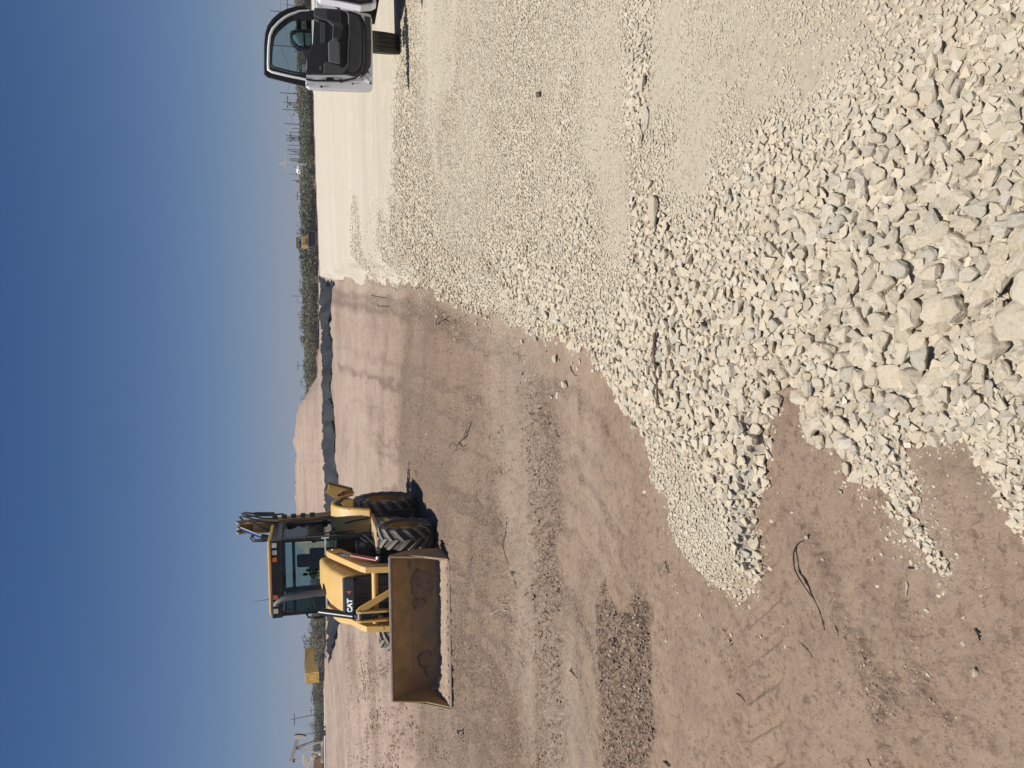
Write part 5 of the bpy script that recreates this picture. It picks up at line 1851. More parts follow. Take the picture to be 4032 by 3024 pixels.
hs = [[(-2.70, .62, 2.70), (-2.68, .66, 3.0), (-2.72, .74, 3.25), (-2.80, .77, 3.40), (-2.86, .75, 3.46), (-2.9, .68, 3.40)],
      [(-2.68, .70, 2.70), (-2.66, .735, 3.0), (-2.70, .80, 3.25), (-2.78, .83, 3.37), (-2.86, .82, 3.42), (-2.92, .74, 3.30), (-2.9, .72, 3.1)],
      [(-2.64, .80, 2.60), (-2.64, .80, 3.0), (-2.66, .84, 3.2), (-2.74, .86, 3.36), (-2.84, .84, 3.36), (-2.88, .80, 3.2), (-2.84, .79, 2.95)],
      [(-2.62, .50, 2.85), (-2.62, .56, 3.02), (-2.66, .65, 3.18), (-2.72, .67, 3.26), (-2.82, .66, 3.24)],
      [(-2.62, .46, 2.85), (-2.61, .52, 3.0), (-2.65, .62, 3.14), (-2.72, .64, 3.20), (-2.82, .62, 3.18)],
      [(-2.60, .34, 2.80), (-2.60, .32, 3.0), (-2.64, .32, 3.16), (-2.70, .36, 3.21), (-2.76, .42, 3.16)],
      [(-2.60, .30, 2.80), (-2.60, .285, 3.0), (-2.64, .29, 3.20), (-2.70, .34, 3.25), (-2.76, .42, 3.20)]]
for h in hs:
    mpart(MB().tube(h, .016, 7), "hydraulic_hose", M_BLACKMATTE, None, 0, 60)
mpart(MB().cyl((-2.66, .80, 2.78), (-2.70, .82, 3.16), .045, 12), "dipper_cylinder", M_BLACK, None, 0, 40)
for k in range(5):
    mpart(MB().box((-2.62, .72, 2.0 + .18 * k), (-2.54, .80, 2.10 + .18 * k)), "hose_guide", M_BLACK, None, .006)

# ================================================================== WHITE PICKUP (x right, y forward = away from the camera)
TX, TY = 6.60, 10.95
TK = empty("pickup_truck", (TX, TY, 0.0))
tag(TK, "white pickup truck with its doors swung open at the edge of the gravel pad", "pickup truck")
M_TW = plain("truck_white", (0.86, 0.87, 0.89), 0.22, var=0.03, scale=2, dust=0.10, dustcol=(0.55, 0.48, 0.38))
M_TRIM = plain("grey_trim", (0.066, 0.069, 0.074), 0.6, var=0.12, scale=10, dust=0.10, dustcol=(0.2, 0.17, 0.14))
M_TRIM2 = plain("dark_trim", (0.020, 0.021, 0.026), 0.55, var=0.12, dust=0.03)
M_TRIM3 = plain("mid_trim", (0.12, 0.124, 0.13), 0.6, var=0.1, scale=12)
M_SEAL = plain("door_seal", (0.010, 0.010, 0.011), 0.6)
M_MIRROR = plain("mirror_glass", (0.75, 0.8, 0.85), 0.03, 1.0, var=0.0)
M_TGLASS = glass_mat("truck_glass", (0.70, 0.78, 0.77))
M_TTYRE = plain("truck_tyre", (0.030, 0.027, 0.024), 0.9, var=0.3, scale=12, dust=0.55, dustcol=(0.17, 0.135, 0.095))
K2 = 650.0 / 2212.0


def D(X, Y, dy=0.0):
    """corner on the open door -> truck coordinates (x, z) in the door's own plane"""
    p = at_y(1000 + X * K2, Y * K2, TY + dy)
    return (float(p[0] - TX), float(p[2]))


def dpoly(pts, dy=0.0):
    return [D(a, b, dy) for a, b in pts]


def tpart(m, name, mat, parent=None, bevel=0.0, smooth=None):
    return m.build(name, mat, parent if parent is not None else TK, bevel, smooth)


def rim_of(poly, holes):
    """flat ring between two loops of equal corner count"""
    return poly, holes


# ---- front door: lower shell, window frame, seals, trim
low = dpoly([(690, 1140), (700, 1003), (706, 800), (780, 600), (795, 300), (800, 105), (900, 92), (1200, 140), (1500, 172), (1562, 190), (1582, 260), (1590, 600), (1594, 900), (1592, 1150), (1580, 1195), (1555, 1213), (1400, 1213), (1300, 1208), (900, 1194), (740, 1180)])
door = tpart(MB().prism(low, 0.0, 0.085, 'y'), "front_door", M_TW, None, .012)
outer = [(700, 90), (560, 100), (450, 138), (350, 190), (260, 268), (200, 352), (176, 452), (166, 600), (164, 850), (162, 985), (215, 1010), (420, 1058), (700, 1120)]
inner = [(790, 200), (640, 205), (505, 258), (468, 278), (398, 332), (300, 422), (252, 500), (228, 650), (218, 850), (228, 885), (262, 912), (500, 972), (700, 1006)]
mf = MB()
no = len(outer)
for q, (y0, y1) in enumerate(((.015, .075),)):
    oo, ni = dpoly(outer), dpoly(inner)
    vs = [(x, y0, z) for x, z in oo] + [(x, y0, z) for x, z in ni] + [(x, y1, z) for x, z in oo] + [(x, y1, z) for x, z in ni]
    fs = []
    for i in range(no - 1):
        fs += [(i, i + 1, no + i + 1, no + i), (2 * no + i, 3 * no + i, 3 * no + i + 1, 2 * no + i + 1), (i, 2 * no + i, 2 * no + i + 1, i + 1), (no + i, no + i + 1, 3 * no + i + 1, 3 * no + i)]
    mf.add(vs, fs)
tpart(mf, "window_frame", M_SEAL, door, .004)
wpath = [tuple(.50 * np.array(a) + .50 * np.array(b)) for a, b in zip(outer, inner)]
tpart(MB().tube([(x, .004, z) for x, z in dpoly(wpath)], .019, 8), "window_return", M_TW, door, 0, 60)
# black outer seal, white inner return, black glass seal
tpart(MB().tube([(x, .02, z) for x, z in dpoly([(690, 80), (560, 90), (450, 122), (350, 172), (258, 252), (196, 342), (163, 450), (150, 600), (150, 850), (146, 990), (185, 1018), (400, 1072), (690, 1142)])], .017, 8), "outer_seal", M_SEAL, door, 0, 60)
tpart(MB().tube([(x, .0, z) for x, z in dpoly([(795, 215), (645, 218), (515, 258), (470, 286), (402, 342), (306, 432), (262, 508), (238, 652), (228, 845), (238, 876), (268, 902), (500, 960), (705, 996)])], .015, 8), "glass_seal", M_SEAL, door, 0, 60)
tpart(MB().prism(dpoly([(800, 215), (640, 212), (505, 262), (398, 336), (300, 428), (255, 505), (232, 650), (222, 850), (232, 882), (262, 906), (500, 966), (730, 1004), (730, 800), (800, 600)]), .040, .046, 'y'), "window_glass", M_TGLASS, door)
tpart(MB().prism(dpoly([(800, 140), (640, 150), (560, 190), (522, 225), (545, 268), (620, 262), (800, 262)]), -.012, .03, 'y'), "mirror_corner", M_TRIM2, door, .005)
# trim panel
tpart(MB().prism(dpoly([(702, 1006), (708, 800), (745, 700), (785, 600), (800, 300), (806, 135), (1150, 150), (1250, 165), (1400, 205), (1450, 300), (1472, 420), (1472, 860), (1440, 960), (1340, 1035), (1230, 1008), (930, 1010)]), -.045, .0, 'y'), "trim_panel", M_TRIM2, door, .012)
tpart(MB().tube([(x, -.035, z) for x, z in dpoly([(1150, 160), (1300, 178), (1420, 225), (1470, 320), (1492, 440), (1492, 860), (1460, 975), (1350, 1060), (1180, 1098), (800, 1092), (700, 1076)])], .014, 8), "door_seal", M_SEAL, door, 0, 60)
tpart(MB().prism(dpoly([(1268, 200), (1380, 245), (1418, 330), (1436, 450), (1436, 850), (1410, 930), (1330, 1000), (1240, 985), (1268, 850), (1275, 500)]), -.075, -.044, 'y'), "lower_trim", M_TRIM, door, .015)
tpart(MB().prism(dpoly([(806, 140), (1150, 158), (1165, 340), (1200, 400), (1165, 455), (1045, 370), (985, 312), (880, 282), (800, 240)]), -.085, -.044, 'y'), "speaker_panel", M_TRIM, door, .012)
tpart(MB().prism(dpoly([(965, 172), (1145, 186), (1145, 345), (1085, 345), (975, 292)]), -.092, -.084, 'y'), "speaker_grille", M_TRIM2, door, .006)
tpart(MB().prism(dpoly([(990, 612), (1046, 572), (1058, 372), (1165, 452), (1165, 520), (1100, 575), (1140, 622), (1150, 905), (1000, 875)]), -.125, -.044, 'y'), "arm_rest", M_TRIM3, door, .012)
tpart(MB().prism(dpoly([(1052, 560), (1062, 380), (1160, 460), (1160, 560)]), -.132, -.124, 'y'), "arm_rest_inlay", M_TRIM2, door, .004)
tpart(MB().prism(dpoly([(932, 900), (960, 868), (1165, 930), (1165, 955), (1215, 930), (1262, 880), (1266, 920), (1225, 985), (1175, 1010), (932, 1012)]), -.115, -.044, 'y'), "pull_handle", M_TRIM, door, .012)
tpart(MB().prism(dpoly([(1168, 180), (1245, 200), (1268, 250), (1262, 900), (1225, 960), (1172, 950)]), -.05, -.0455, 'y'), "map_pocket", M_SEAL, door)
tpart(MB().tube([(x, -.075, z) for x, z in dpoly([(1178, 178), (1240, 190), (1268, 240), (1272, 480), (1258, 620), (1252, 860), (1225, 930), (1180, 965)])], .014, 8), "pocket_rim", M_TRIM3, door, 0, 60)
tpart(MB().prism(dpoly([(815, 260), (870, 282), (876, 325), (840, 310), (812, 290)]), -.060, -.044, 'y'), "latch_handle", M_TRIM3, door, .004)
tpart(MB().prism(dpoly([(880, 905), (905, 905), (905, 960), (880, 960)]), -.058, -.044, 'y'), "lock_knob", M_TRIM3, door, .004)
tpart(MB().prism(dpoly([(885, 300), (890, 600), (955, 600), (955, 330)]), -.052, -.0455, 'y'), "door_insert", M_TRIM, door, .004)
# bottom rubber flap and pressed white panel
tpart(MB().prism(dpoly([(1480, 215), (1562, 235), (1572, 600), (1566, 880), (1500, 1000), (1400, 1062), (1478, 960), (1500, 860), (1502, 430)]), -.012, .0, 'y'), "lower_flap", M_TRIM, door, .008)
for k in range(5):
    x0 = 250 + 62 * k
    tpart(MB().prism(dpoly([(1512, x0), (1545, x0), (1545, x0 + 34), (1512, x0 + 34)]), -.018, -.0125, 'y'), "flap_rib", M_TRIM3, door)
for pts in ([(1452, 1040), (1475, 1030), (1550, 1090), (1550, 1118), (1460, 1062)], [(1488, 1000), (1505, 995), (1570, 1050), (1570, 1076), (1500, 1022)], [(1530, 958), (1545, 955), (1580, 990), (1580, 1010)]):
    tpart(MB().prism(dpoly(pts), -.016, -.001, 'y'), "pressing", M_TW, door, .004)
for a, b, r_ in ((1022, 1062, .020), (1165, 1086, .026), (985, 1080, .010), (1046, 1078, .010), (905, 1162, .016), (1322, 1122, .012), (1530, 965, .014), (1560, 1115, .016), (712, 1138, .008)):
    x, z = D(a, b)
    tpart(MB().cyl((x, -.012, z), (x, .004, z), r_, 12), "door_hole", M_SEAL, door)
x, z = D(1022, 1062)
tpart(MB().box((x - .022, -.016, z - .05), (x + .022, .0, z + .05)), "latch", M_SEAL, door, .004)
for a, b in ((880, 110), (1380, 172)):
    x, z = D(a, b)
    tpart(MB().box((x - .06, -.03, z - .045), (x + .09, .05, z + .045)), "hinge", M_TW, door, .008)
tpart(MB().tube([(D(1095, 100)[0], -.02, D(1095, 100)[1]), (D(1110, 130)[0] + .05, .0, D(1110, 130)[1]), (D(1165, 160)[0] + .02, .02, D(1165, 160)[1])], .016, 6), "check_strap", M_SEAL, door)
# window sticker
sx = dpoly([(648, 853), (688, 853), (690, 950), (650, 948)])
stk = tpart(MB().prism(sx, .0385, .0398, 'y'), "window_sticker", M_WHITE, door)
tpart(MB().prism(dpoly([(660, 858), (684, 858), (684, 888), (660, 888)]), .0375, .0384, 'y'), "sticker_square", M_TRIM, stk)
for a in (656, 663, 670, 677):
    tpart(MB().prism(dpoly([(a, 896), (a + 2.5, 896), (a + 2.5, 940), (a, 940)]), .0375, .0384, 'y'), "sticker_line", M_TRIM2, stk)

# tow mirror on the far side of the door
MDY = .22
mh = tpart(MB().prism(dpoly([(478, 440), (500, 398), (600, 382), (775, 390), (780, 560), (765, 640), (700, 655), (590, 632), (535, 592), (486, 520)], MDY), MDY, MDY + .14, 'y'), "tow_mirror", M_TRIM2, door, .02)
for pts in ([(494, 446), (640, 450), (660, 470), (668, 640), (600, 624), (545, 582), (500, 515)], [(682, 455), (760, 468), (770, 560), (752, 622), (692, 625)]):
    q = dpoly(pts, MDY)
    zm = min(z for _, z in q)
    pm = MB().prism(q, MDY - .012, MDY - .004, 'y')
    pm.v = [(x, y - .045 + (z - zm) * .14, z) for x, y, z in pm.v]      # panes lean back and look at the sky
    tpart(pm, "mirror_pane", M_MIRROR, mh)
for a in (600, 735):
    x0, z0 = D(a, 290, .1)
    x1, z1 = D(a + 5, 410, .2)
    tpart(MB().box((x1 - .02, .12, z0 - .035), (x0 + .06, .20, z0 + .035)), "mirror_bracket", M_TRIM2, mh, .01)

# ---- rear door, swung open, only its free edge in the frame (hinged nearer the camera)
RD = empty("rear_door", (-1.03, -1.10, 0.0), math.radians(26))
RD.parent = TK
def RDp(m, name, mat, bevel=0.0, smooth=None):
    return m.build(name, mat, RD, bevel, smooth)
rshell = [(0, .62), (-.60, .60), (-.74, .60), (-.80, .66), (-.835, .80), (-.80, 1.05), (-.775, 1.30), (-.70, 1.34), (0, 1.34)]
RDp(MB().prism(rshell, 0, .085, 'y'), "door_shell", M_TW, .012)
RDp(MB().prism([(0, .66), (-.62, .64), (-.745, .665), (-.795, .80), (-.762, 1.05), (-.74, 1.29), (0, 1.30)], -.05, 0, 'y'), "trim_panel", M_TRIM2, .012)
RDp(MB().tube([(0, -.02, .645), (-.62, -.02, .63), (-.755, -.02, .66), (-.808, -.02, .80), (-.775, -.02, 1.06), (-.752, -.02, 1.30)], .011, 8), "door_seal", M_SEAL, 0, 60)
RDp(MB().prism([(-.68, 1.30), (-.74, 1.30), (-.60, 1.80), (-.40, 2.00), (0, 2.02), (0, 1.96), (-.37, 1.945), (-.545, 1.78)], .01, .07, 'y'), "window_frame", M_TW, .006)
RDp(MB().prism([(0, 1.3), (-.68, 1.3), (-.545, 1.78), (-.37, 1.945), (0, 1.96)], .036, .042, 'y'), "window_glass", M_TGLASS)
RDp(MB().prism([(0, .72), (-.56, .70), (-.62, .80), (-.60, 1.0), (0, 1.02)], -.07, -.05, 'y'), "arm_rest", M_TRIM, .012)

# ---- cab, bonnet, bed, wheels, underside
def side(pts, x0, x1, name, mat, bevel=.02, parent=None):
    return tpart(MB().prism(pts, x0, x1, 'x'), name, mat, parent, bevel)


side([(-2.35, .66), (1.25, .66), (1.40, .78), (1.42, 1.18), (1.30, 1.28), (.10, 1.36), (.0, 1.34), (.0, .80), (-2.30, .80), (-2.30, 1.34), (-2.40, 1.34)], -.97, .97, "body", M_TW)
side([(.05, 1.34), (.12, 1.34), (-.52, 1.96), (-2.20, 1.98), (-2.40, 1.40), (-2.30, 1.34), (-2.14, 1.90), (-.56, 1.89)], .86, .96, "cab_pillar", M_TW)
side([(.05, 1.34), (.12, 1.34), (-.52, 1.96), (-2.20, 1.98), (-2.40, 1.40), (-2.30, 1.34), (-2.14, 1.90), (-.56, 1.89)], -.96, -.86, "cab_pillar", M_TW)
side([(-.50, 1.94), (-2.20, 1.96), (-2.20, 2.02), (-1.2, 2.04), (-.52, 2.0)], -.90, .90, "roof", M_TW, .03)
side([(.06, 1.36), (.08, 1.36), (-.52, 1.94), (-.54, 1.94)], -.82, .82, "windshield", M_TGLASS, 0)
side([(-2.36, 1.40), (-2.34, 1.40), (-2.18, 1.92), (-2.20, 1.92)], -.80, .80, "rear_window", M_TGLASS, 0)
for x0, x1 in ((-.62, -.12), (.12, .62)):
    side([(-.9, .75), (-.4, .75), (-.4, .95), (-.85, 1.0), (-1.0, 1.65), (-1.12, 1.65), (-1.0, .95)], x0, x1, "seat", M_SEAT, .04)
side([(-2.1, .75), (-1.6, .75), (-1.6, .95), (-2.05, 1.0), (-2.15, 1.62), (-2.25, 1.62), (-2.2, .95)], -.75, .75, "seat", M_SEAT, .04)
side([(-2.48, .80), (-4.55, .80), (-4.55, 1.32), (-2.48, 1.32)], -1.0, -.92, "bed_side", M_TW)
side([(-2.48, .80), (-4.55, .80), (-4.55, 1.32), (-2.48, 1.32)], .92, 1.0, "bed_side", M_TW)
side([(-2.48, .78), (-4.55, .78), (-4.55, .86), (-2.48, .86)], -.92, .92, "bed_floor", M_BLACK, 0)
side([(-4.56, .82), (-4.64, .82), (-4.64, 1.32), (-4.56, 1.32)], -.92, .92, "tailgate", M_TW)
side([(-4.66, .60), (-4.84, .60), (-4.84, .78), (-4.66, .78)], -.95, .95, "bumper", M_CHROME)
side([(1.42, .55), (1.58, .58), (1.58, .80), (1.42, .82)], -.98, .98, "bumper", M_CHROME)
side([(1.40, .84), (1.46, .84), (1.44, 1.16), (1.38, 1.16)], -.6, .6, "grille", M_BLACK)
for s in (-1, 1):
    tpart(MB().box((s * .78 - .14, 1.40, .88), (s * .78 + .14, 1.46, 1.14)), "headlight", M_LAMP, None, .02)
    tpart(MB().box((s * .82 - .11, -4.66, .92), (s * .82 + .11, -4.60, 1.26)), "tail_light", M_RED, None, .01)
side([(-4.6, .50), (1.2, .50), (1.2, .66), (-4.6, .66)], -.45, .45, "underframe", M_SEAL, .01)
side([(-2.2, .42), (-.25, .42), (-.25, .68), (-2.2, .68)], -.92, -.50, "running_board_tank", M_SEAL, .03)
tpart(MB().box((-.93, .48, .42), (-.5, .62, .70)).box((-.66, .2, .36), (.66, 1.3, .52)), "underbody", M_SEAL, None, .02)


def truck_tyre(x, y, R, W, turn, ribs=True):
    e = MB()
    h = W / 2
    pr = [(R * .55, -h * .9), (R * .85, -h), (R * .96, -h * .92)]
    xs = [-.80, -.78, -.44, -.40, -.34, -.30, -.04, 0.0, .04, .30, .34, .40, .44, .78, .80]
    tread = [(R * .985, -h * .82), (R, -h * .74), (R, -h * .47), (R - .014, -h * .44), (R - .014, -h * .39), (R, -h * .36), (R, -h * .06), (R - .014, -h * .03), (R - .014, h * .03), (R, h * .06), (R, h * .36), (R - .014, h * .39), (R - .014, h * .44), (R, h * .47), (R, h * .74), (R * .985, h * .82)]
    e.lathe(pr + tread + [(R * .96, h * .92), (R * .85, h), (R * .55, h * .9)], 'x', 64)
    N = 44
    for k in range(N):
        for s in (-1, 1):
            a = 2 * math.pi * (k + .25 * s) / N
            da = 2 * math.pi / N * .32
            vs = []
            for aa in (a - da, a + da):
                for xx, rr in ((s * h * .70, R + .004), (s * h * .97, R * .955)):
                    for d in (0, -.02):
                        vs.append((xx, (rr + d) * math.cos(aa), (rr + d) * math.sin(aa)))
            e.add(vs, [(0, 4, 6, 2), (1, 3, 7, 5), (0, 2, 3, 1), (4, 5, 7, 6), (0, 1, 5, 4), (2, 6, 7, 3)])
    o = e.build("wheel", M_TTYRE, TK, 0, 30)
    o.location = (x, y, R)
    o.rotation_euler = (0, 0, turn)
    r_ = MB().lathe([(R * .56, -h * .8), (R * .50, -h * .5), (R * .30, -h * .2), (0.0, -h * .25), (0.0, h * .25), (R * .50, h * .5), (R * .56, h * .8)], 'x', 24, closed=False)
    r_.build("rim", M_CHROME, o, 0, 40)
    return o


fw = on_z(1585, 117, 0.0)
truck_tyre(float(fw[0]) - TX - .045, float(fw[1]) - TY + .43, .435, .300, math.radians(-22))
truck_tyre(.95, float(fw[1]) - TY + .43, .435, .300, math.radians(-22))
for s in (-1, 1):
    truck_tyre(s * .86, -3.35, .42, .27, 0)

# ================================================================== THINGS LYING ON THE GROUND
def ground_at(x, y):
    xa, ya = np.array([x]), np.array([y])
    z = float(z_dirt(xa, ya, np.array([max(.003, math.hypot(x, y) * .0022)]))[0])
    m = pad_mask(xa, ya)
    if m[0] > -0.02:
        s, c = size_field(xa, ya)
        z = max(z, float(pad_z(xa, ya, np.array([z]), m, s, c, np.array([.01]))[0]) + float(s[0]) * .25)
    return z


def lay(pts, lift=0.0):
    out = []
    for i, (v, y) in enumerate(pts):
        z = -0.3
        for _ in range(4):
            p = on_z(v, y, z)
            z = ground_at(p[0], p[1])
        out.append(Vector((p[0], p[1], z + (lift[min(i, len(lift) - 1)] if isinstance(lift, (list, tuple)) else lift))))
    return out


M_STICK = plain("dry_stick", (0.115, 0.085, 0.062), 0.9, var=0.3, scale=30)
M_PALE = plain("bleached_wood", (0.42, 0.36, 0.28), 0.85, var=0.2, scale=30)
M_CORD = plain("black_cord", (0.018, 0.017, 0.018), 0.6, var=0.2)


def litter(name, label, cat, pieces, mat, r, lift=0.0, group=None):
    r = r * 0.5
    m = MB()
    for pts in pieces:
        w = lay(pts, lift)
        w2 = []
        for a_, b_ in zip(w[:-1], w[1:]):
            w2 += [a_, a_.lerp(b_, .5) + Vector((rnd.uniform(-1, 1), rnd.uniform(-1, 1), rnd.uniform(0, .5))) * (b_ - a_).length * .06]
        w = w2 + [w[-1]]
        n_ = len(w)
        m.tube([p + Vector((0, 0, r * .8)) for p in w], [r * (1.15 - .6 * k / max(1, n_ - 1)) * rnd.uniform(.8, 1.15) for k in range(n_)], 6)
    o = m.build(name, mat, None, 0, 60)
    tag(o, label, cat, group)
    return o


litter("dry_stick", "long thin curved dry stick on the dirt in front of the bucket", "stick", [[(1993, 2038), (1987, 2082), (1987, 2145), (1996, 2203), (2012, 2253), (2028, 2291), (2037, 2316)], [(2012, 2253), (2030, 2262), (2036, 2275)]], M_STICK, .012)
litter("forked_twig", "dark forked twig lying against the edge of the white gravel", "twig", [[(1724, 1281), (1744, 1252), (1759, 1224)], [(1730, 1277), (1748, 1262), (1765, 1253), (1772, 1246)], [(1756, 1258), (1772, 1270), (1787, 1282)]], M_STICK, .016, [.02, .06, .03, .02])
litter("uprooted_root", "grey tangle of dry roots on the dirt right of the backhoe", "root", [[(1787, 1782), (1806, 1753), (1825, 1728), (1838, 1697)], [(1792, 1776), (1812, 1765), (1836, 1768)], [(1800, 1760), (1790, 1742), (1772, 1757)], [(1812, 1748), (1820, 1760), (1836, 1752)], [(1825, 1728), (1846, 1690), (1857, 1660)]], M_STICK, .020)
litter("dark_twig", "short dark twig lying halfway between the pad edge and the root tangle", "twig", [[(2063, 1463), (2056, 1480), (2051, 1510)]], M_CORD, .012)
litter("hair_root", "thin dark rootlet on the dirt just below the lone white stone", "rootlet", [[(2247, 1442), (2253, 1462), (2262, 1474), (2277, 1478)]], M_STICK, .007)
litter("grey_branch", "long grey branch half buried across the coarse gravel", "branch", [[(2585, 1310), (2579, 1360), (2579, 1412), (2590, 1460), (2594, 1506), (2590, 1560), (2593, 1592)]], M_STICK, .013)
litter("cord_loop", "looped black cord lying on the bare dirt near the camera", "cord", [
    [(3186, 2122), (3165, 2128), (3141, 2144), (3137, 2170), (3142, 2200), (3147, 2235), (3158, 2262), (3170, 2274), (3184, 2300), (3196, 2332), (3205, 2355), (3225, 2397), (3238, 2436), (3247, 2481)],
    [(3141, 2144), (3126, 2172), (3124, 2200), (3131, 2241), (3148, 2276), (3168, 2308), (3190, 2340), (3202, 2352)],
    [(3146, 2246), (3166, 2274), (3186, 2310), (3203, 2352), (3207, 2360)]], M_CORD, .0045)
litter("flat_straw", "flattened dark straw on the dirt below the end of the black cord", "straw", [[(3153, 2529), (3173, 2552), (3192, 2571), (3202, 2591)], [(3160, 2540), (3182, 2556), (3195, 2575)]], M_STICK, .004)
litter("short_twig", "small dark twig just beyond the lower end of the black cord", "twig", [[(3295, 2462), (3300, 2485), (3303, 2503)]], M_CORD, .004)
litter("pale_twig", "pale bent twig with a dark end on the dirt near the camera", "twig", [[(3572, 2292), (3576, 2310), (3571, 2328), (3570, 2347)]], M_PALE, .007)
litter("dark_chip", "short black stick beside the second gravel finger", "stick", [[(3579, 2234), (3590, 2236), (3602, 2238)]], M_CORD, .006)
litter("knotty_twig", "knotty black twig close to the white pebble at the lower edge", "twig", [[(3843, 2474), (3849, 2488), (3855, 2504), (3861, 2521)], [(3849, 2488), (3858, 2492)], [(3855, 2504), (3864, 2505)]], M_CORD, .006)
litter("curved_straw", "thin curved straw on the wheel prints near the dark crumbly patch", "straw", [[(2901, 2730), (2915, 2748), (2930, 2760), (2940, 2766)]], M_STICK, .004)
litter("thin_straw", "thin dark straw on the dirt close to the bottom left corner", "straw", [[(3416, 2988), (3424, 3004), (3432, 3018)]], M_CORD, .004)
litter("dirt_twig", "dark thin twig on the smooth dirt left of the main gravel finger", "twig", [[(2622, 2210), (2628, 2232), (2636, 2258)]], M_CORD, .006)
litter("pale_branch", "pale forked branch on the dirt in front of the bucket", "branch", [[(1955, 2370), (1972, 2376), (1990, 2380), (2000, 2384)], [(1933, 2421), (1958, 2409), (1980, 2402), (2001, 2403)], [(1970, 2398), (1985, 2396), (2000, 2404)]], M_PALE, .012)
litter("curled_strip", "curled black rubber strip on the grey dirt left of the bucket", "rubber strip", [[(1809, 2890), (1811, 2876), (1818, 2870), (1826, 2874), (1824, 2890), (1818, 2896)]], M_CORD, .022)
litter("black_twig", "black twig stump in the dark crumbly dirt band", "twig", [[(2618, 2998), (2630, 3010), (2640, 3018)]], M_CORD, .011)
litter("brown_twig", "brown twig beside the crumbly ridge above the tan wheel track", "twig", [[(2252, 2630), (2256, 2650), (2278, 2672)], [(2244, 2640), (2262, 2648)]], M_STICK, .010)
for (b, tp_, lab) in (((1519, 1174), (1463, 1163), "thin wire stake standing in the dirt at the far pad edge"), ((1531, 1206), (1485, 1205), "thin wire stake nearer the camera of the two by the pad edge")):
    p = lay([b])[0]
    q = at_y(tp_[0], tp_[1], p.y)
    o = MB().tube([p - Vector((0, 0, .1)), p.lerp(Vector(q), .5), Vector(q), Vector(q) + Vector((.05, 0, -.03))], .012, 6).build("wire_stake", M_STICK)
    tag(o, lab, "stake", "wire stakes by the pad edge")


def lone_stone(v, y, size, label, k):
    p = lay([(v, y)])[0]
    o = bpy.data.objects.new("lone_stone", STONES[k])
    COL.objects.link(o)
    if label.startswith("dark"):
        o.material_slots[0].link = 'OBJECT'
        o.material_slots[0].material = M_CLAY
    o.location = p + Vector((0, 0, size * .16))
    o.scale = (size, size, size)
    o.rotation_euler = (.2, .1, k * 1.3)
    tag(o, label, "stone", "single white stones on the bare dirt" if not label.startswith("dark") else None)


lone_stone(2230, 1519, .085, "chunky white stone alone on the brown dirt off the pad edge", 3)
lone_stone(2194, 1411, .080, "long tan stone with a dark shadow just off the gravel edge", 5)
lone_stone(2199, 1557, .055, "small narrow pale stone below the chunky white stone", 7)
lone_stone(2115, 1330, .075, "white stone just outside the gravel beside the forked twig side", 8)
lone_stone(2060, 1345, .060, "small white stone farthest from the camera off the gravel edge", 10)
lone_stone(3843, 2648, .026, "white pebble on the dirt near the bottom edge", 2)
lone_stone(3620, 2085, .028, "white pebble at the tip of the second gravel finger", 4)
lone_stone(3196, 2112, .018, "tiny white pebble beside the top of the black cord", 6)
lone_stone(2629, 2522, .028, "tiny white pebble in the dark crumbly dirt", 9)
lone_stone(3522, 2196, .016, "tiny cream pebble between the dirt ridge and the second gravel finger", 11)

lone_stone(2125, 372, .060, "dark brown stone sitting alone on the pale gravel road", 13)
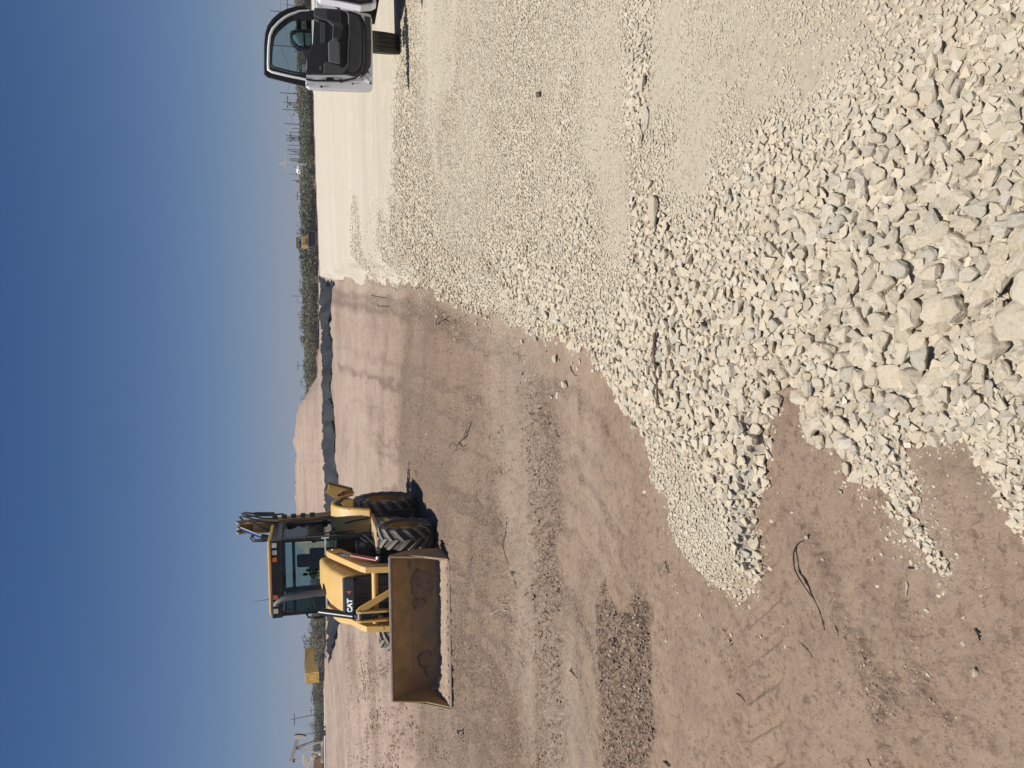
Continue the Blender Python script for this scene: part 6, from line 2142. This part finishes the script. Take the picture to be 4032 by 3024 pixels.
# slabs that stand out in the windrow of loose stone
for v, y, s, k, rz_ in ((2577, 836, .125, 1, 1.4), (2612, 905, .085, 12, .6), (2555, 730, .07, 13, .2), (2545, 470, .10, 14, 1.2), (2530, 330, .09, 15, .5), (2518, 560, .08, 0, 1.0)):
    p = lay([(v, y)])[0]
    o = bpy.data.objects.new("stone", STONES[k])
    COL.objects.link(o)
    o.parent = gravel_pad
    o.location = p + Vector((0, 0, s * .05))
    o.scale = (s * 1.3, s * .75, s * .6)
    o.rotation_euler = (.1, .1, rz_ + 1.57)

# straw, root hairs and wood chips over the graded dirt: too many and too small to tell apart
m = MB()
NL = 420
lv_ = RNG.uniform(1420, 2300, NL)
ly2 = RNG.uniform(1150, 3150, NL)
ld2 = rays(lv_, ly2)
lt2 = -(CAM_H + .45) / ld2[:, 2]
lxx, lyy = ld2[:, 0] * lt2, ld2[:, 1] * lt2
msk = (pad_mask(lxx, lyy) < -.15) & (fbm(lxx / 1.1, lyy / .7, 2, 411) > -0.05) & ~((np.abs(lxx + 3.7) < 1.7) & (lyy > 11) & (lyy < 17))
lxx, lyy = lxx[msk], lyy[msk]
lzz = z_dirt(lxx, lyy, np.maximum(np.hypot(lxx, lyy) * .0022, .003))
for x, y, z in zip(lxx, lyy, lzz):
    a = rnd.uniform(0, 6.28)
    L = rnd.uniform(.03, .13) * (1.6 if rnd.random() < .15 else 1)
    b = a + rnd.gauss(0, .5)
    p0 = Vector((x, y, z + .008))
    p1_ = p0 + Vector((math.cos(a) * L * .5, math.sin(a) * L * .5, rnd.uniform(0, .025)))
    p2_ = p1_ + Vector((math.cos(b) * L * .5, math.sin(b) * L * .5, rnd.uniform(-.015, .02)))
    m.tube([p0, p1_, p2_], [rnd.uniform(.0015, .0045)] * 3, 3, cap=False)
o = m.build("plant_litter", M_STICK, ground)
tag(o, kind='stuff')

# ================================================================== HAZE
hzb = MB().box((-330, -25, -6.5), (260, 420, 15.0)).build("haze", None)
hm = bpy.data.materials.new("haze_air")
hm.use_nodes = True
hm.node_tree.nodes.clear()
_o = hm.node_tree.nodes.new('ShaderNodeOutputMaterial')
_v = hm.node_tree.nodes.new('ShaderNodeVolumePrincipled')
_v.inputs['Color'].default_value = (0.80, 0.84, 0.90, 1)
_v.inputs['Density'].default_value = 0.0008
_v.inputs['Anisotropy'].default_value = 0.2
hm.node_tree.links.new(_v.outputs[0], _o.inputs['Volume'])
hzb.data.materials.append(hm)
tag(hzb, kind='stuff')
